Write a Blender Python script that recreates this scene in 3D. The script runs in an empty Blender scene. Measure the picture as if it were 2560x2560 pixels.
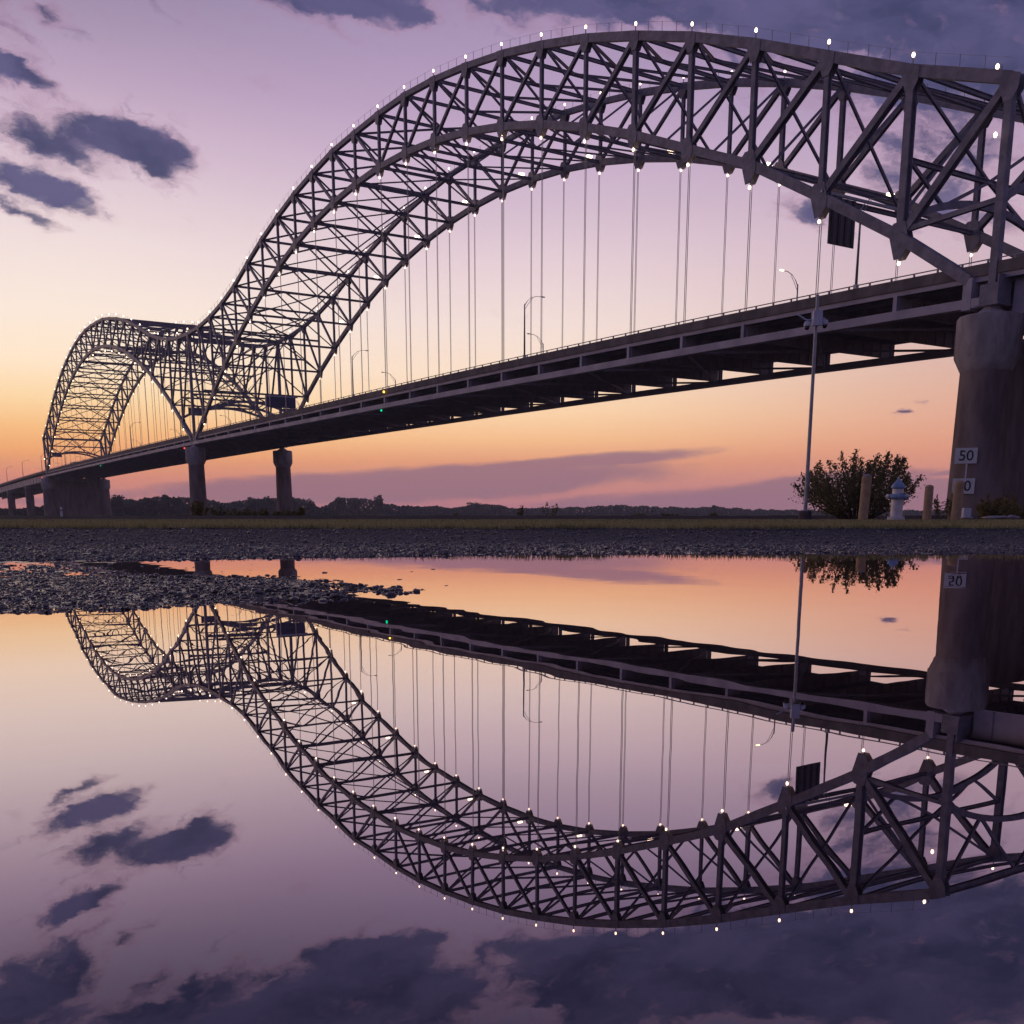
import bpy, bmesh, math, random
import numpy as np
from mathutils import Vector, Matrix
random.seed(7); rng = np.random.default_rng(7)
S = bpy.context.scene
COL = S.collection

# ------------------------------------------------------------------ camera
CAM = Vector((66.975, -99.75, 0.135)); YAW = -1.000359; PITCH = -0.210678
cd = bpy.data.cameras.new('camera'); cam = bpy.data.objects.new('camera', cd); COL.objects.link(cam)
cam.location = CAM; cam.rotation_euler = (math.pi/2 + PITCH, 0, -YAW)
cd.sensor_width = 36; cd.lens = 36*2597.1/2560; cd.shift_y = 569.43/2560
cd.clip_start = 0.02; cd.clip_end = 20000
S.camera = cam
FW = Vector((math.sin(YAW), math.cos(YAW), 0)); RT = Vector((math.cos(YAW), -math.sin(YAW), 0))
def gp(d, r, z=0.0):                       # ground point: d metres ahead of the camera, r metres to its right
    return Vector((CAM.x, CAM.y, 0)) + FW*d + RT*r + Vector((0, 0, z))

S.view_settings.view_transform = 'Standard'; S.view_settings.look = 'None'
S.view_settings.exposure = 0.0; S.view_settings.gamma = 1.0; S.view_settings.use_curve_mapping = False
try:
    S.cycles.sample_clamp_indirect = 4.0; S.cycles.use_denoising = True; S.cycles.max_bounces = 6
except Exception: pass

def lin(c):
    return tuple((x/255/12.92) if x/255 <= .04045 else ((x/255+.055)/1.055)**2.4 for x in c) + (1.0,)

# ------------------------------------------------------------------ sky
SUN_AZ, SUN_EL = -0.98, math.radians(3.0)
W_ = bpy.data.worlds.new('World'); S.world = W_; W_.use_nodes = True
NT = W_.node_tree; NT.nodes.clear()
class N:                                     # tiny node-maths helper
    def __init__(s, nt): s.nt = nt
    def add(s, t, **kw):
        n = s.nt.nodes.new(t)
        for k, v in kw.items(): setattr(n, k, v)
        return n
    def put(s, sock, v):
        if isinstance(v, bpy.types.NodeSocket): s.nt.links.new(v, sock)
        elif v is not None: sock.default_value = v
    def m(s, op, a, b=None, c=None, clamp=False):
        n = s.add('ShaderNodeMath', operation=op); n.use_clamp = clamp
        s.put(n.inputs[0], a)
        if b is not None: s.put(n.inputs[1], b)
        if c is not None: s.put(n.inputs[2], c)
        return n.outputs[0]
    def vm(s, op, a, b=None):
        n = s.add('ShaderNodeVectorMath', operation=op); s.put(n.inputs[0], a)
        if b is not None: s.put(n.inputs[1], b)
        return n.outputs['Value' if op in ('DOT_PRODUCT', 'LENGTH') else 'Vector']
    def ss(s, v, lo, hi, a=0.0, b=1.0):
        n = s.add('ShaderNodeMapRange', interpolation_type='SMOOTHSTEP')
        for k, x in zip((0, 1, 2, 3, 4), (v, lo, hi, a, b)): s.put(n.inputs[k], x)
        return n.outputs[0]
    def mix(s, f, a, b, blend='MIX'):
        n = s.add('ShaderNodeMix', data_type='RGBA', blend_type=blend)
        s.put(n.inputs[0], f); s.put(n.inputs[6], a); s.put(n.inputs[7], b)
        return n.outputs[2]
    def ramp(s, f, stops, interp='LINEAR'):
        n = s.add('ShaderNodeValToRGB'); r = n.color_ramp; r.interpolation = interp
        while len(r.elements) < len(stops): r.elements.new(0.5)
        for e, (p, c) in zip(r.elements, stops): e.position = p; e.color = c
        s.put(n.inputs[0], f); return n.outputs[0]
    def noise(s, vec, scale, detail=4, rough=.55, out='Fac'):
        n = s.add('ShaderNodeTexNoise'); s.put(n.inputs['Vector'], vec)
        n.inputs['Scale'].default_value = scale; n.inputs['Detail'].default_value = detail; n.inputs['Roughness'].default_value = rough
        return n.outputs[out]
q = N(NT)
D = q.add('ShaderNodeTexCoord').outputs['Generated']
sx = q.add('ShaderNodeSeparateXYZ'); q.put(sx.inputs[0], D)
EL = q.m('ARCSINE', sx.outputs[2])
AZ = q.m('ARCTAN2', q.vm('DOT_PRODUCT', D, tuple(RT)), q.vm('DOT_PRODUCT', D, tuple(FW)))
EF = q.m('DIVIDE', EL, 0.8, clamp=True)
def stops(L): return [(min(1, e/0.8), lin(c)) for e, c in L]
LEFT = stops([(.012, (198, 133, 134)), (.035, (226, 145, 122)), (.055, (250, 172, 112)), (.075, (253, 193, 130)), (.1, (254, 216, 166)), (.13, (253, 228, 200)), (.17, (246, 227, 213)), (.218, (234, 216, 213)), (.26, (220, 199, 206)), (.3, (202, 178, 195)), (.337, (182, 158, 183)), (.374, (160, 141, 168)), (.41, (140, 126, 156)), (.48, (112, 102, 138)), (.8, (74, 76, 112))])
MID = stops([(.012, (192, 128, 136)), (.03, (218, 145, 130)), (.05, (238, 163, 124)), (.07, (252, 194, 142)), (.095, (253, 213, 170)), (.13, (248, 221, 198)), (.17, (238, 217, 210)), (.218, (224, 201, 207)), (.26, (206, 183, 199)), (.3, (193, 168, 194)), (.337, (178, 153, 184)), (.374, (166, 144, 177)), (.41, (153, 134, 167)), (.48, (122, 110, 146)), (.8, (74, 76, 112))])
RIGHT = stops([(.012, (196, 130, 138)), (.035, (224, 148, 132)), (.06, (230, 158, 130)), (.085, (227, 168, 145)), (.11, (221, 173, 155)), (.15, (211, 177, 172)), (.19, (204, 177, 184)), (.24, (197, 170, 188)), (.3, (176, 152, 180)), (.36, (140, 126, 162)), (.41, (112, 108, 146)), (.48, (92, 92, 130)), (.8, (72, 74, 112))])
BACK = stops([(.0, (124, 108, 142)), (.08, (132, 113, 150)), (.2, (108, 104, 148)), (.4, (88, 89, 132)), (.8, (70, 74, 114))])
cl, cm_, cr, cb = (q.ramp(EF, x) for x in (LEFT, MID, RIGHT, BACK))
sky = q.mix(q.ss(AZ, 0.0, .46), q.mix(q.ss(AZ, -.42, 0.0), cl, cm_), cr)
sky = q.mix(q.ss(q.m('ABSOLUTE', q.m('ADD', AZ, .25)), .8, 2.3), sky, cb)
# physical dusk sky, low: a faint share of it in the light
nish = q.add('ShaderNodeTexSky', sky_type='NISHITA', sun_disc=False, sun_elevation=SUN_EL, sun_rotation=math.pi + YAW + SUN_AZ)
CLOUDS_A = [(-0.3925, 0.2891, 0.0437, 0.0145, -0.419, 1.2), (-0.3556, 0.3003, 0.0448, 0.0145, -0.384, 1.1), (-0.3018, 0.2916, 0.0422, 0.0195, -0.419, 1.15), (-0.3993, 0.2585, 0.0517, 0.0115, -0.314, 1.2), (-0.4031, 0.2383, 0.0339, 0.0065, -0.384, 0.95), (-0.4049, 0.34, 0.0329, 0.0075, -0.209, 0.85), (-0.3701, 0.38, 0.0158, 0.0092, -0.0, 0.6), (-0.1466, 0.4035, 0.0665, 0.0105, -0.0, 0.55), (-0.082, 0.3974, 0.0203, 0.0096, -0.0, 0.55), (0.3866, 0.3614, 0.164, 0.0604, -0.14, .92), (0.2631, 0.3906, 0.1395, 0.0235, -0.105, 0.85), (0.1122, 0.4075, 0.0983, 0.0121, -0.0, 0.7), (0.2441, 0.25, 0.0421, 0.0159, -0.262, 0.66), (0.3554, 0.2703, 0.0945, 0.0451, -0.349, 0.72), (0.3401, 0.0901, 0.012, 0.0034, -0.0, 0.85), (0.3552, 0.1, 0.0086, 0.0030, -0.0, 0.75), (-0.4611, 0.408, 0.0836, 0.046, -0.349, 1.15), (-0.337, 0.4335, 0.0767, 0.0361, -0.349, 1.05), (-0.2211, 0.4645, 0.1371, 0.032, 0.0, 1.0), (-0.145, 0.4384, 0.0934, 0.0438, 0.175, 1.2), (0.0843, 0.4391, 0.1136, 0.0392, 0.0, 1.05), (0.2747, 0.4212, 0.2133, 0.0507, 0.0, .85), (0.4491, 0.3724, 0.115, 0.0582, -0.175, 0.95), (-0.4243, 0.3404, 0.0314, 0.0101, -0.262, 0.7), (0.0189, 0.5809, 0.8, 0.085, 0.0, .62)]
CLOUDS_B = [(-0.1018, 0.0297, 0.2355, 0.0163, 0.052, 1.0), (0.0365, 0.0466, 0.148, 0.0081, 0.087, 0.8), (0.2872, 0.0147, 0.2835, 0.0167, 0.035, 1.05), (0.2864, 0.0286, 0.1049, 0.0102, 0.087, 0.8), (0.4037, 0.0394, 0.0502, 0.0035, 0.052, 0.7), (-0.364, 0.0144, 0.1129, 0.0063, -0.0, 0.5)]
ae = q.add('ShaderNodeCombineXYZ'); q.put(ae.inputs[0], AZ); q.put(ae.inputs[1], EL)
sq = q.vm('MULTIPLY', D, (1, 1, 2.2))
AE0 = ae.outputs[0]
warp = q.vm('SUBTRACT', q.noise(sq, 9, 3, .5, 'Color'), (.5, .5, .5))
warp2 = q.vm('SUBTRACT', q.noise(sq, 44, 5, .6, 'Color'), (.5, .5, .5))
AE = q.vm('ADD', q.vm('ADD', AE0, q.vm('MULTIPLY', warp, (.055, .026, 0))), q.vm('MULTIPLY', warp2, (.034, .021, 0)))
AEB = q.vm('ADD', AE0, q.vm('MULTIPLY', warp, (.06, .012, 0)))
def streaked(ang, su, sv, z=0.0):             # drawn-out noise coordinates, along the wind
    c = q.add('ShaderNodeCombineXYZ')
    q.put(c.inputs[0], q.vm('DOT_PRODUCT', AE, (math.cos(ang)*su, math.sin(ang)*su, 0)))
    q.put(c.inputs[1], q.vm('DOT_PRODUCT', AE, (-math.sin(ang)*sv, math.cos(ang)*sv, 0))); c.inputs[2].default_value = z
    return c.outputs[0]
def blobs(L, grow, AE=AE, soft=False):
    tot = None
    for a, e, w, h, r, s in L:
        w *= grow; h *= grow
        c = q.vm('SUBTRACT', AE, (a, e, 0))
        x = q.vm('DOT_PRODUCT', c, (math.cos(r)/w, math.sin(r)/w, 0)); y = q.vm('DOT_PRODUCT', c, (-math.sin(r)/h, math.cos(r)/h, 0))
        d = q.m('ADD', q.m('MULTIPLY', x, x), q.m('MULTIPLY', y, y))
        b = q.m('MULTIPLY', q.m('POWER', 2.7183, q.m('MULTIPLY', d, -1.15)) if soft else q.m('SUBTRACT', 1.0, d, clamp=True), s)
        tot = b if tot is None else q.m('ADD' if soft else 'MAXIMUM', tot, b)
    return tot
n1 = q.noise(streaked(-.35, 22, 46, 3.1), 1, 7, .58); n2 = q.noise(sq, 5, 4, .55); n3 = q.noise(streaked(-.2, 9, 20, 7.7), 1, 5, .55)
nn = q.m('MULTIPLY_ADD', q.m('ADD', q.m('MULTIPLY', n1, .6), q.m('MULTIPLY', n3, .4)), 2.15, -.575)
B1 = q.m('MINIMUM', blobs(CLOUDS_A, 1.02, AE, True), 1.15)
thr = q.m('SUBTRACT', .70, q.m('MULTIPLY', B1, .80))
ma = q.ss(q.m('SUBTRACT', nn, thr), .0, .62)
edge = q.mix(.7, sky, lin((158, 112, 138)))
dark = q.mix(q.ss(n3, .36, .66), lin((54, 57, 94)), lin((86, 82, 122)))
ca = q.mix(q.ss(ma, .15, .9), edge, dark)
sky2 = q.mix(q.m('MULTIPLY', q.m('POWER', ma, .85), .96), sky, ca)
db = q.m('ADD', blobs(CLOUDS_B, 1.35, AEB), q.m('MULTIPLY', q.m('SUBTRACT', q.noise(streaked(.05, 14, 80, 1.3), 1, 5, .5), .5), .7))
mb = q.ss(db, .2, .66)
sky3 = q.mix(q.m('MULTIPLY', mb, .88), sky2, lin((154, 114, 130)))
# thin torn wisps round the larger clouds
wi = q.m('MULTIPLY', q.ss(q.noise(streaked(-.42, 30, 75, 5.5), 1, 6, .6), .56, .74), q.ss(B1, .02, .30))
sky3 = q.mix(q.m('MULTIPLY', wi, .55), sky3, lin((120, 98, 132)))
# high cloud layer overhead keeps the sky going in the same broken way outside the frame
da2 = q.m('MULTIPLY', q.ss(n2, .46, .62), q.ss(EL, .5, .7))
sky4 = q.mix(q.m('MULTIPLY', da2, .6), sky3, lin((72, 72, 108)))
bg1 = q.add('ShaderNodeBackground'); q.put(bg1.inputs[0], sky4); bg1.inputs[1].default_value = 1.14
bg2 = q.add('ShaderNodeBackground'); q.put(bg2.inputs[0], nish.outputs[0]); bg2.inputs[1].default_value = 0.004
ad = q.add('ShaderNodeAddShader'); NT.links.new(bg1.outputs[0], ad.inputs[0]); NT.links.new(bg2.outputs[0], ad.inputs[1])
wo = q.add('ShaderNodeOutputWorld'); NT.links.new(ad.outputs[0], wo.inputs[0])

# ------------------------------------------------------------------ sun (already down: only a soft warm remainder)
sl = bpy.data.lights.new('sun', 'SUN'); sl.energy = 0.22; sl.angle = math.radians(16); sl.color = (1.0, .62, .42)
so = bpy.data.objects.new('sun', sl); COL.objects.link(so)
sd = (FW*math.cos(SUN_AZ) + RT*math.sin(SUN_AZ))*math.cos(SUN_EL) + Vector((0, 0, math.sin(SUN_EL)))
so.rotation_euler = sd.to_track_quat('Z', 'Y').to_euler(); so.location = (0, 0, 120)

# ------------------------------------------------------------------ materials
def mat(name, c1, c2, scale=4.0, rough=.7, metal=0.0, bump=0.0, bscale=None, spec=.5, detail=5, stretch=None, coat=0):
    m_ = bpy.data.materials.new(name); m_.use_nodes = True; nt = m_.node_tree; k = N(nt)
    b = nt.nodes['Principled BSDF']
    co = k.add('ShaderNodeTexCoord').outputs['Object']
    if stretch: co = k.vm('MULTIPLY', co, stretch)
    n = k.noise(co, scale, detail, .6)
    k.put(b.inputs['Base Color'], k.mix(k.ss(n, .3, .7), tuple(c1)+(1,), tuple(c2)+(1,)))
    n3 = k.noise(co, scale*3.1, 3, .5)
    k.put(b.inputs['Roughness'], k.ss(n3, .2, .8, max(.05, rough-.12), min(1, rough+.12)))
    b.inputs['Metallic'].default_value = metal; b.inputs['Specular IOR Level'].default_value = spec
    if bump:
        bp = k.add('ShaderNodeBump'); bp.inputs['Strength'].default_value = bump; bp.inputs['Distance'].default_value = .02
        k.put(bp.inputs['Height'], k.noise(co, bscale or scale*4, 6, .6)); nt.links.new(bp.outputs[0], b.inputs['Normal'])
    return m_
def geo_coords(m_):                       # world-space pattern, for pieces that share mesh data
    nt = m_.node_tree
    g = nt.nodes.new('ShaderNodeNewGeometry')
    tc = [n for n in nt.nodes if n.type == 'TEX_COORD'][0]
    for l in list(nt.links):
        if l.from_node == tc: nt.links.new(g.outputs['Position'], l.to_socket)
    return m_
def emis(name, col, st):
    m_ = bpy.data.materials.new(name); m_.use_nodes = True; nt = m_.node_tree; nt.nodes.clear()
    e = nt.nodes.new('ShaderNodeEmission'); e.inputs[0].default_value = tuple(col)+(1,); e.inputs[1].default_value = st
    o = nt.nodes.new('ShaderNodeOutputMaterial'); nt.links.new(e.outputs[0], o.inputs[0]); return m_
M = {}
M['steel'] = geo_coords(mat('painted_steel', (.150, .138, .178), (.262, .242, .298), .8, .6, .0, .10, 3.0, .3))
M['steel_deck'] = geo_coords(mat('painted_deck_steel', (.31, .285, .35), (.46, .42, .49), .25, .65, .0, .08, 3.0, .3))
M['steel_dark'] = geo_coords(mat('weathered_floor_steel', (.30, .265, .29), (.42, .375, .39), .4, .8, .0, .06, 3.0, .3))
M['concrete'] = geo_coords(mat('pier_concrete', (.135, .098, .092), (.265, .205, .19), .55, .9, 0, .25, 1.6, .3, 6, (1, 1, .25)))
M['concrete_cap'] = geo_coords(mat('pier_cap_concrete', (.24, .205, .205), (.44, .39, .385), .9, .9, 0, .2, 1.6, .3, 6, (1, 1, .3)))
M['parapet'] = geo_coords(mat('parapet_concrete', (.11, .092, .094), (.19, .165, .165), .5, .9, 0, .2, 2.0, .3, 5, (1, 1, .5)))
M['asphalt'] = mat('asphalt', (.04, .04, .042), (.06, .058, .058), .5, .85, 0, .2)
M['cable'] = mat('hanger_rope', (.30, .28, .28), (.38, .36, .36), 2, .5, .5)
M['bulb'] = emis('necklace_lamp', (1.0, .72, .50), 6)
M['bulb_sodium'] = emis('street_lamp_glow', (1.0, .74, .36), 5)
M['green'] = emis('green_navigation_glow', (.0, .9, .38), 1.1)
M['red'] = emis('red_navigation_glow', (1.0, .05, .03), 4)
M['amber'] = emis('amber_navigation_glow', (1.0, .55, .06), 5)
M['sign_blue'] = mat('sign_blue_sheet', (.030, .034, .105), (.036, .04, .12), 1, .5)
M['sign_back'] = mat('sign_back_sheet', (.13, .10, .12), (.17, .13, .15), 1, .6)
M['sign_rib'] = mat('sign_back_rib', (.035, .03, .04), (.05, .045, .055), 1, .6)
M['lettering'] = mat('sign_lettering', (.014, .016, .03), (.016, .02, .034), 1, .6)
M['galv'] = mat('galvanised_steel', (.30, .30, .33), (.42, .42, .45), 6, .5, .3)
M['truck_body'] = mat('truck_white', (.5, .46, .45), (.6, .56, .54), .6, .5)
M['rubber'] = mat('rubber', (.02, .02, .02), (.03, .03, .03), 6, .8)
M['glass'] = mat('dark_glass', (.02, .02, .025), (.03, .03, .035), 3, .1)
M['white_paint'] = mat('white_board_paint', (.62, .60, .60), (.74, .72, .72), 2.2, .7, 0, .05)
M['black_paint'] = mat('black_numeral_paint', (.02, .02, .022), (.035, .035, .04), 3, .7)
M['silver'] = mat('hydrant_silver_paint', (.55, .52, .53), (.68, .65, .66), 9, .45, .15, .1, 60)
M['blue'] = mat('hydrant_blue_paint', (.17, .25, .43), (.24, .33, .52), 9, .45, .05, .1, 60)
M['yellow'] = mat('bollard_yellow_paint', (.34, .22, .125), (.47, .31, .175), 7, .7, 0, .15, 40)
M['box'] = mat('cabinet_paint', (.50, .50, .58), (.58, .58, .66), 6, .5)
M['bark'] = mat('bark', (.05, .04, .035), (.09, .07, .06), 8, .9, 0, .4)
def leafmat(name, c1, c2, c3):
    m_ = mat(name, c1, c2, 1.2, .75, 0, 0, None, .25)
    nt = m_.node_tree; k = N(nt); b = nt.nodes['Principled BSDF']
    g = k.add('ShaderNodeNewGeometry')
    old = b.inputs['Base Color'].links[0].from_socket
    k.put(b.inputs['Base Color'], k.mix(k.ss(g.outputs['Random Per Island'], .45, 1.0), old, tuple(c3)+(1,)))
    tb = k.add('ShaderNodeBsdfTranslucent'); ms = k.add('ShaderNodeMixShader'); ms.inputs[0].default_value = .38
    old2 = b.inputs['Base Color'].links[0].from_socket; nt.links.new(old2, tb.inputs['Color'])
    out = [n for n in nt.nodes if n.type == 'OUTPUT_MATERIAL'][0]
    nt.links.new(b.outputs[0], ms.inputs[1]); nt.links.new(tb.outputs[0], ms.inputs[2]); nt.links.new(ms.outputs[0], out.inputs['Surface'])
    return m_
M['leaf'] = leafmat('bush_leaf', (.15, .145, .065), (.21, .185, .09), (.27, .215, .115))
M['leaf_far'] = leafmat('far_tree_leaf', (.08, .09, .075), (.11, .12, .095), (.14, .145, .11))
M['leaf_dry'] = leafmat('yellow_shrub_leaf', (.15, .125, .045), (.20, .16, .055), (.24, .18, .07))
M['grassm'] = leafmat('grass_blade', (.28, .285, .12), (.37, .335, .15), (.48, .39, .21))
M['ground'] = None
M['stone'] = mat('wet_stone', (.042, .037, .05), (.12, .102, .125), 90, .24, 0, 0, None, .5)
M['rock'] = mat('riprap_stone', (.26, .25, .27), (.38, .36, .38), 3, .85, 0, .4)
# wet gravel ground: gravel near, grass soil under the verge, dark ballast on the bank
gm = bpy.data.materials.new('gravel_ground'); gm.use_nodes = True; k = N(gm.node_tree); b = gm.node_tree.nodes['Principled BSDF']
pos = k.add('ShaderNodeNewGeometry').outputs['Position']
rel = k.vm('SUBTRACT', pos, (CAM.x, CAM.y, 0)); dd = k.vm('DOT_PRODUCT', rel, tuple(FW)); zz = k.add('ShaderNodeSeparateXYZ'); k.put(zz.inputs[0], pos)
nf = k.noise(pos, 28, 6, .65); nb = k.noise(pos, 1.1, 4, .55); vor = k.add('ShaderNodeTexVoronoi'); k.put(vor.inputs['Vector'], pos); vor.inputs['Scale'].default_value = 55
gr = k.mix(k.ss(nf, .3, .72), (.036, .031, .042, 1), (.115, .098, .116, 1))
gr = k.mix(k.ss(nb, .35, .7, 0, .5), gr, (.045, .042, .055, 1))
gr = k.mix(k.ss(vor.outputs['Distance'], .0, .5, .0, .45), (.018, .016, .02, 1), gr)
soil = k.mix(k.ss(nf, .3, .7), (.05, .048, .018, 1), (.085, .07, .03, 1))
edge_n = k.m('ADD', dd, k.m('MULTIPLY', k.m('SUBTRACT', k.noise(pos, 2.2, 3), .5), .5))
base = k.mix(k.ss(edge_n, 6.1, 6.35), gr, soil)
base = k.mix(k.ss(dd, 42, 44), base, k.mix(k.ss(nf, .3, .7), (.022, .016, .022, 1), (.045, .034, .04, 1)))
k.put(b.inputs['Base Color'], base)
wet = k.ss(zz.outputs[2], .002, .03)
k.put(b.inputs['Roughness'], k.m('ADD', k.m('MULTIPLY', wet, .5), k.m('MULTIPLY', nf, .42)))
k.put(b.inputs['Specular IOR Level'], k.ss(edge_n, 4.2, 6.6, .5, .04))
bp = k.add('ShaderNodeBump'); bp.inputs['Strength'].default_value = .7; bp.inputs['Distance'].default_value = .006
k.put(bp.inputs['Height'], k.m('ADD', nf, vor.outputs['Distance'])); gm.node_tree.links.new(bp.outputs[0], b.inputs['Normal'])
M['ground'] = gm
# puddle: a dark mirror, stronger at grazing angles, with the faintest ripple
pm = bpy.data.materials.new('puddle_water'); pm.use_nodes = True; nt = pm.node_tree; nt.nodes.clear(); k = N(nt)
lw = k.add('ShaderNodeLayerWeight'); lw.inputs[0].default_value = .5
pos = k.add('ShaderNodeNewGeometry').outputs['Position']
bp = k.add('ShaderNodeBump'); bp.inputs['Strength'].default_value = .010; bp.inputs['Distance'].default_value = .02
rp = k.m('ADD', k.noise(pos, 5.0, 2, .5), k.m('MULTIPLY', k.noise(pos, 1.3, 2, .5), 1.5))
k.put(bp.inputs['Height'], rp)
gl = k.add('ShaderNodeBsdfGlossy'); gl.inputs['Color'].default_value = (.97, .885, .92, 1); gl.inputs['Roughness'].default_value = .0
df = k.add('ShaderNodeBsdfDiffuse'); df.inputs['Color'].default_value = (.018, .014, .016, 1)
for n_ in (gl,): nt.links.new(bp.outputs[0], n_.inputs['Normal'])
fac = k.ss(lw.outputs['Facing'], .0, 1.0, 0, 1)
fac = k.ramp(lw.outputs['Facing'], [(0, (.06,)*3+(1,)), (.45, (.17,)*3+(1,)), (.60, (.33,)*3+(1,)), (.75, (.57,)*3+(1,)), (.88, (.82,)*3+(1,)), (1.0, (.98,)*3+(1,))])
mx = k.add('ShaderNodeMixShader'); k.put(mx.inputs[0], fac); nt.links.new(df.outputs[0], mx.inputs[1]); nt.links.new(gl.outputs[0], mx.inputs[2])
o_ = k.add('ShaderNodeOutputMaterial'); nt.links.new(mx.outputs[0], o_.inputs[0])
M['puddle'] = pm
M['river'] = mat('river_water', (.05, .042, .038), (.06, .05, .045), .02, .16, 0, .15, .6, .5)

# ------------------------------------------------------------------ mesh helpers
class MB:
    def __init__(s): s.v = []; s.f = []
    def add(s, vs, fs):
        o = len(s.v); s.v += [tuple(x) for x in vs]; s.f += [tuple(i+o for i in f) for f in fs]; return s
    def box(s, c, d, rz=0.0):
        x, y, z = (t/2 for t in d); R = Matrix.Rotation(rz, 3, 'Z')
        vs = [Vector(c)+R @ Vector((a*x, b_*y, e*z)) for a in (-1, 1) for b_ in (-1, 1) for e in (-1, 1)]
        return s.add(vs, [(0, 1, 3, 2), (4, 6, 7, 5), (0, 4, 5, 1), (2, 3, 7, 6), (0, 2, 6, 4), (1, 5, 7, 3)])
    def bar(s, a, b_, w, h=None, side=(0, 1, 0)):
        a = Vector(a); b_ = Vector(b_); h = h or w
        z = (b_-a).normalized(); x = Vector(side); x = (x - z*x.dot(z))
        if x.length < 1e-4: x = Vector((1, 0, 0)); x = x - z*x.dot(z)
        x.normalize(); y = z.cross(x)
        vs = [p+x*(i*w/2)+y*(j*h/2) for p in (a, b_) for i, j in ((-1, -1), (1, -1), (1, 1), (-1, 1))]
        return s.add(vs, [(3, 2, 1, 0), (4, 5, 6, 7), (0, 1, 5, 4), (1, 2, 6, 5), (2, 3, 7, 6), (3, 0, 4, 7)])
    def lathe(s, prof, c=(0, 0, 0), n=20, axis=None):
        c = Vector(c); Rm = axis or Matrix.Identity(3); o = len(s.v)
        for r, z in prof:
            for i in range(n):
                t = 2*math.pi*i/n; s.v.append(tuple(c + Rm @ Vector((r*math.cos(t), r*math.sin(t), z))))
        for j in range(len(prof)-1):
            for i in range(n):
                s.f.append((o+j*n+i, o+j*n+(i+1) % n, o+(j+1)*n+(i+1) % n, o+(j+1)*n+i))
        s.f.append(tuple(o+i for i in range(n-1, -1, -1))); s.f.append(tuple(o+(len(prof)-1)*n+i for i in range(n)))
        return s
    def tube(s, pts, rad, n=8):
        pts = [Vector(p) for p in pts]; o = len(s.v)
        for j, p in enumerate(pts):
            t = (pts[min(j+1, len(pts)-1)]-pts[max(j-1, 0)]).normalized(); x = t.orthogonal().normalized() if abs(t.z) < .9 else Vector((1, 0, 0))
            x = (x-t*x.dot(t)).normalized(); y = t.cross(x); r = rad[j] if isinstance(rad, (list, tuple)) else rad
            for i in range(n):
                a = 2*math.pi*i/n; s.v.append(tuple(p+x*r*math.cos(a)+y*r*math.sin(a)))
        for j in range(len(pts)-1):
            for i in range(n): s.f.append((o+j*n+i, o+j*n+(i+1) % n, o+(j+1)*n+(i+1) % n, o+(j+1)*n+i))
        s.f.append(tuple(o+i for i in range(n-1, -1, -1))); s.f.append(tuple(o+(len(pts)-1)*n+i for i in range(n)))
        return s
    def mesh(s, name, m_, smooth=False):
        me = bpy.data.meshes.new(name); me.from_pydata(s.v, [], s.f); me.update(); me.materials.append(m_)
        if smooth:
            me.polygons.foreach_set('use_smooth', [True]*len(me.polygons))
        return me
def link(name, me, parent=None, loc=None, matrix=None):
    o = bpy.data.objects.new(name, me); COL.objects.link(o)
    if parent: o.parent = parent
    if matrix is not None:
        o.matrix_local = (Matrix.Translation(-parent.location) @ matrix) if parent else matrix
    elif loc is not None: o.location = loc
    elif parent: o.location = -parent_world(parent)
    return o
def parent_world(p_):
    v = Vector(p_.location)
    while p_.parent: p_ = p_.parent; v += p_.location
    return v
def part(name, mb, m_, parent, smooth=False): return link(name, mb.mesh(name, m_, smooth), parent)   # geometry given in world coordinates
def tag(o, label=None, cat=None, group=None, kind=None):
    if label: o['label'] = label
    if cat: o['category'] = cat
    if group: o['group'] = group
    if kind: o['kind'] = kind
    return o
def thing(name, loc, label, cat, group=None):
    o = bpy.data.objects.new(name, None); COL.objects.link(o); o.location = loc; o.empty_display_size = .5
    return tag(o, label, cat, group)
def smooth_angle(o, ang=40):
    me = o.data
    me.polygons.foreach_set('use_smooth', [True]*len(me.polygons))
    try: me.set_sharp_from_angle(angle=math.radians(ang))
    except Exception: pass
    return o

# ------------------------------------------------------------------ the setting: ground, puddle, river
def vnoise(x, y, seed=0):
    xi = np.floor(x).astype(np.int64); yi = np.floor(y).astype(np.int64); xf = x-xi; yf = y-yi
    xf = xf*xf*(3-2*xf); yf = yf*yf*(3-2*yf)
    def h(a, b_):
        n = (a*374761393 + b_*668265263 + seed*974711) & 0x7fffffff
        n = ((n ^ (n >> 13))*1274126177) & 0x7fffffff
        return ((n ^ (n >> 16)) & 0xffff)/65535.0
    return (h(xi, yi)*(1-xf)+h(xi+1, yi)*xf)*(1-yf)+(h(xi, yi+1)*(1-xf)+h(xi+1, yi+1)*xf)*yf
def fbm(x, y, oct=4, seed=0):
    t = 0; a = .5
    for i in range(oct): t = t+a*(vnoise(x, y, seed+i)-.5); x = x*2.03; y = y*2.03; a *= .55
    return t
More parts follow.
